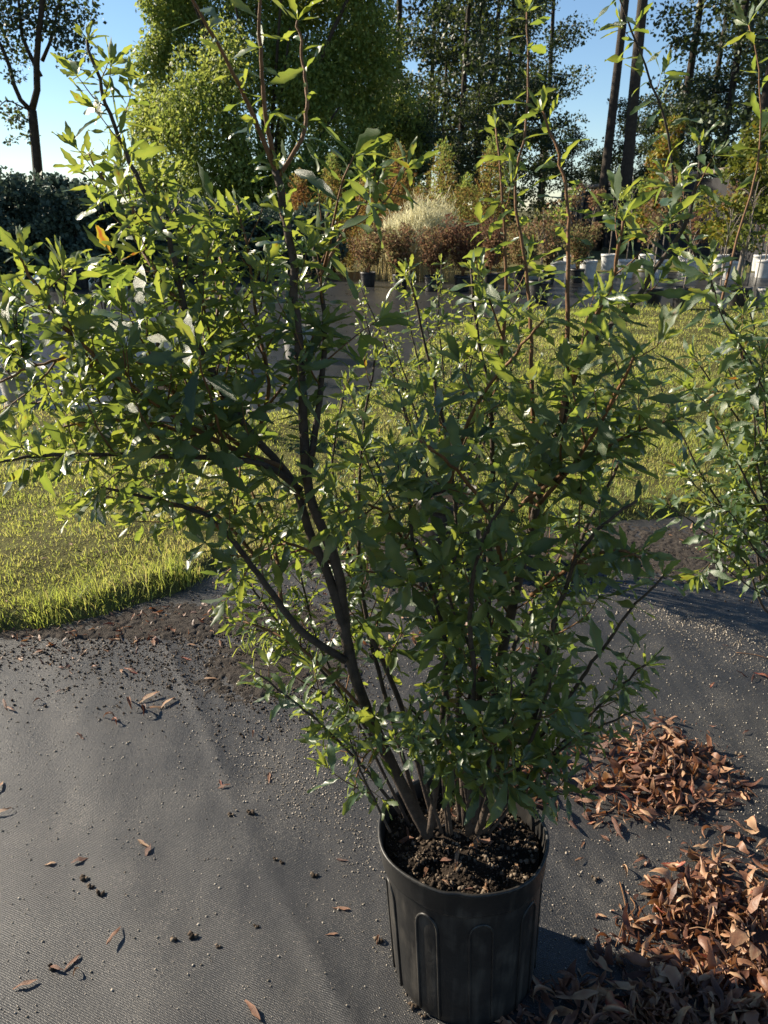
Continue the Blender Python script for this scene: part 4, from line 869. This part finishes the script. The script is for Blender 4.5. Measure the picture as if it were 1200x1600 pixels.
for cx, cy, ax, ay, H, n, lb, gp, nind in PILES:
    recs = []
    for i in range(n):
        a = random.random()*6.28; rr = random.random() ** .6 * (1.0 + .25*math.sin(a*3+cx) + .12*math.sin(a*7)); px, py = cx + math.cos(a)*rr*ax, cy + math.sin(a)*rr*ay
        g0 = gr(px, py); hh = pile_height(px, py, cx, cy, ax*1.1, ay*1.1, H); f = random.random() ** .5
        z = mat_height(g0[0], g0[1]) + .001 + hh*f; L = random.uniform(.035, .085) * random.choice((.6, .9, 1, 1.15))
        recs.append((f + (hh < .01) * .5, np.array([g0[0], g0[1], z]), rot_leaf(.5 + 8*hh), L))
    recs.sort(key=lambda r: -r[0]); pw = [.13, .15, .18, .22, .17, .13, .02]
    for f, p, m, L in recs[:nind]:
        q = int(rng.choice(7, p=pw)); o = link('fallen_leaf', dry_mesh(random.randrange(18), q)); mm = Matrix((m * L).tolist()).to_4x4(); mm.translation = Vector(p.tolist()); o.matrix_basis = mm; tag(o, lb.replace('dry brown', TWORD[q]).replace('dull', TWORD[q]), 'leaf', gp + ', ' + TWORD[q])
    for i in range(n // 2):      # crumbled bits
        a = random.random()*6.28; rr = random.random() ** .5 * 1.25; g0 = gr(cx + math.cos(a)*rr*ax, cy + math.sin(a)*rr*ay)
        recs.append((-1, np.array([g0[0], g0[1], mat_height(g0[0], g0[1]) + .002]), rot_leaf(.4), random.uniform(.008, .03)))
    rest = recs[nind:]; m = np.array([r[2]*r[3] for r in rest]); p = np.array([r[1] for r in rest])
    tag(link('leaf_litter', batch('leaf_litter', DT, rng.randint(0, 18, len(rest)), m, p, np.array(DTONES)[rng.choice(7, len(rest), p=pw)], M_DRY)), lb.replace('fallen leaf', 'leaf litter').replace('dry brown', 'packed dry brown'), 'leaf litter', kind='stuff')
spots = [(205, 1100, .085), (232, 1092, .085), (245, 1108, .075), (222, 1112, .08), (262, 1100, .07), (168, 1122, .06), (178, 1128, .05), (10, 1105, .06), (18, 1110, .05), (56, 1098, .04), (92, 1082, .03), (205, 1050, .06), (190, 1052, .05), (330, 1062, .05), (395, 1147, .045), (127, 1153, .04),
         (125, 1345, .045), (420, 1215, .05), (535, 1345, .035), (533, 1420, .045), (180, 1465, .06), (112, 1505, .05), (88, 1515, .04), (120, 1518, .03), (40, 1540, .05), (395, 1580, .06), (350, 1230, .04), (345, 1225, .035), (590, 1472, .03), (518, 1460, .03), (225, 1320, .05), (232, 1330, .04), (0, 1230, .05), (5, 1270, .05), (78, 1350, .03),
         (1165, 1145, .035), (1112, 1072, .035), (1160, 1055, .05), (1190, 1055, .06), (1175, 1062, .05), (1135, 1010, .03), (870, 1275, .08), (890, 1290, .07), (905, 1345, .04), (1150, 1290, .05), (1095, 1345, .045), (975, 1360, .05), (1000, 1350, .05), (910, 1320, .03), (945, 1310, .03), (1080, 825, .05), (1085, 830, .04), (1000, 885, .04),
         (215, 1000, .06), (240, 1005, .05), (270, 985, .06), (300, 1010, .05), (330, 990, .05), (290, 1030, .05), (345, 1010, .05), (60, 1020, .05), (30, 1030, .04), (130, 1020, .05), (15, 965, .04), (115, 880, .04), (200, 830, .05), (160, 815, .04), (105, 835, .04), (170, 890, .04), (75, 900, .03), (650, 1000, .05), (585, 1025, .05), (760, 1000, .04), (690, 985, .04)]
for px, py, L in spots:
    g0 = gr(px, py); z = lawn_z(np.array([g0[0]]), np.array([g0[1]]))[0]; onl = inpoly(np.array([g0[0]]), np.array([g0[1]]), LAWN)[0]
    z = z + .02 if onl else float(mat_height(g0[0], g0[1]))
    q = random.choice((0, 1, 2, 3, 3, 4, 5, 6) if px > 300 or py < 1200 else (1, 2, 3, 4, 5)); o = link('fallen_leaf', dry_mesh(random.choice(FLAT), q)); mm = Matrix((rot_leaf(.10) * L).tolist()).to_4x4(); mm.translation = Vector((g0[0], g0[1], z + .001)); o.matrix_basis = mm
    tag(o, 'stray ' + TWORD[q] + (' dry leaf lying on the lawn' if onl else ' dry leaf lying singly on the black mat'), 'leaf', 'stray leaves on the lawn, ' + TWORD[q] if onl else 'stray leaves on the mat, ' + TWORD[q])
# leaves and chips on the potting soil
for i in range(26):
    a = random.random()*6.28; rr = .14*math.sqrt(random.random()); x_, y_ = rr*math.cos(a), rr*math.sin(a)
    o = link('fallen_leaf', dry_mesh(random.randrange(18), random.choice((1, 2, 3, 4, 5)))); mm = Matrix((rot_leaf(.35) * random.uniform(.02, .055)).tolist()).to_4x4(); mm.translation = Vector((PX+x_, PY+y_, float(soil_z(np.array(x_), np.array(y_)))+.001)); o.matrix_basis = mm; tag(o, 'dry leaf lying on the soil inside the large black pot', 'leaf', 'leaves on the potting soil')
# small debris along the lawn edge
n = 260; ex = rng.uniform(-150, 560, n); ey = np.interp(ex, [-150, 0, 180, 345, 560], [1015, 1005, 980, 935, 880]) + rng.randn(n) * 22 + 12
P = np.array([gr(a, b_) for a, b_ in zip(ex, ey)]); P[:, 2] = soil_bank(P[:, 0], P[:, 1]) + .003
tag(link('edge_litter', batch('edge_litter', DT, rng.randint(0, 18, n), np.array([rot_leaf(.4) * random.uniform(.015, .05) for _ in range(n)]), P, rng.rand(n) * .8, M_DRY)), 'scraps of dead leaves strewn along the near edge of the lawn', 'leaf litter', kind='stuff')
# twigs on the mat
for (a, b), lb in ((((1045, 835), (1100, 868)), 'pale straight dead stick lying on the mat by the lawn edge'), (((962, 1480), (968, 1380)), 'thin brown stalk lying at the tip of the large leaf heap'), (((975, 1440), (985, 1405)), 'short brown stalk beside the large leaf heap'), (((1150, 1020), (1200, 1030)), 'reddish twig lying on the mat under the airy shrub')):
    p, q = gr(*a), gr(*b); m = (p + q) / 2 + np.array([.02, .004, .006]); P = smooth_path([p, m, q], 6); P[:, 2] = mat_height(P[:, 0], P[:, 1]) + .004
    tag(link('fallen_twig', MB().tube(P, .0015, 5).mesh('fallen_twig', M_TWIG)), lb, 'twig')
# loose pebbles and clods strewn on the mat
cl_spots = [(590, 1472), (80, 1515), (430, 1345), (440, 1350), (490, 1370), (270, 1470), (300, 1465), (155, 1400), (140, 1388), (130, 1375), (1000, 1340), (930, 1375), (645, 1575), (660, 1590), (650, 1565), (400, 1450), (340, 1480), (1140, 1195), (1155, 1180), (360, 1275), (390, 1272), (905, 1470), (1090, 1200)]
for px, py in cl_spots:
    c = gr(px, py); s_ = random.uniform(.004, .009); me = lumps(3, np.array([0, s_, -.6*s_]), np.array([0, .3*s_, s_]), np.zeros(3), np.full(3, s_), rng.rand(3), 'clod', M_CLOD)
    tag(link('clod', me, None, (c[0], c[1], float(mat_height(c[0], c[1])))), 'tiny clod of dry soil on the black mat', 'clod', 'clods on the black mat')
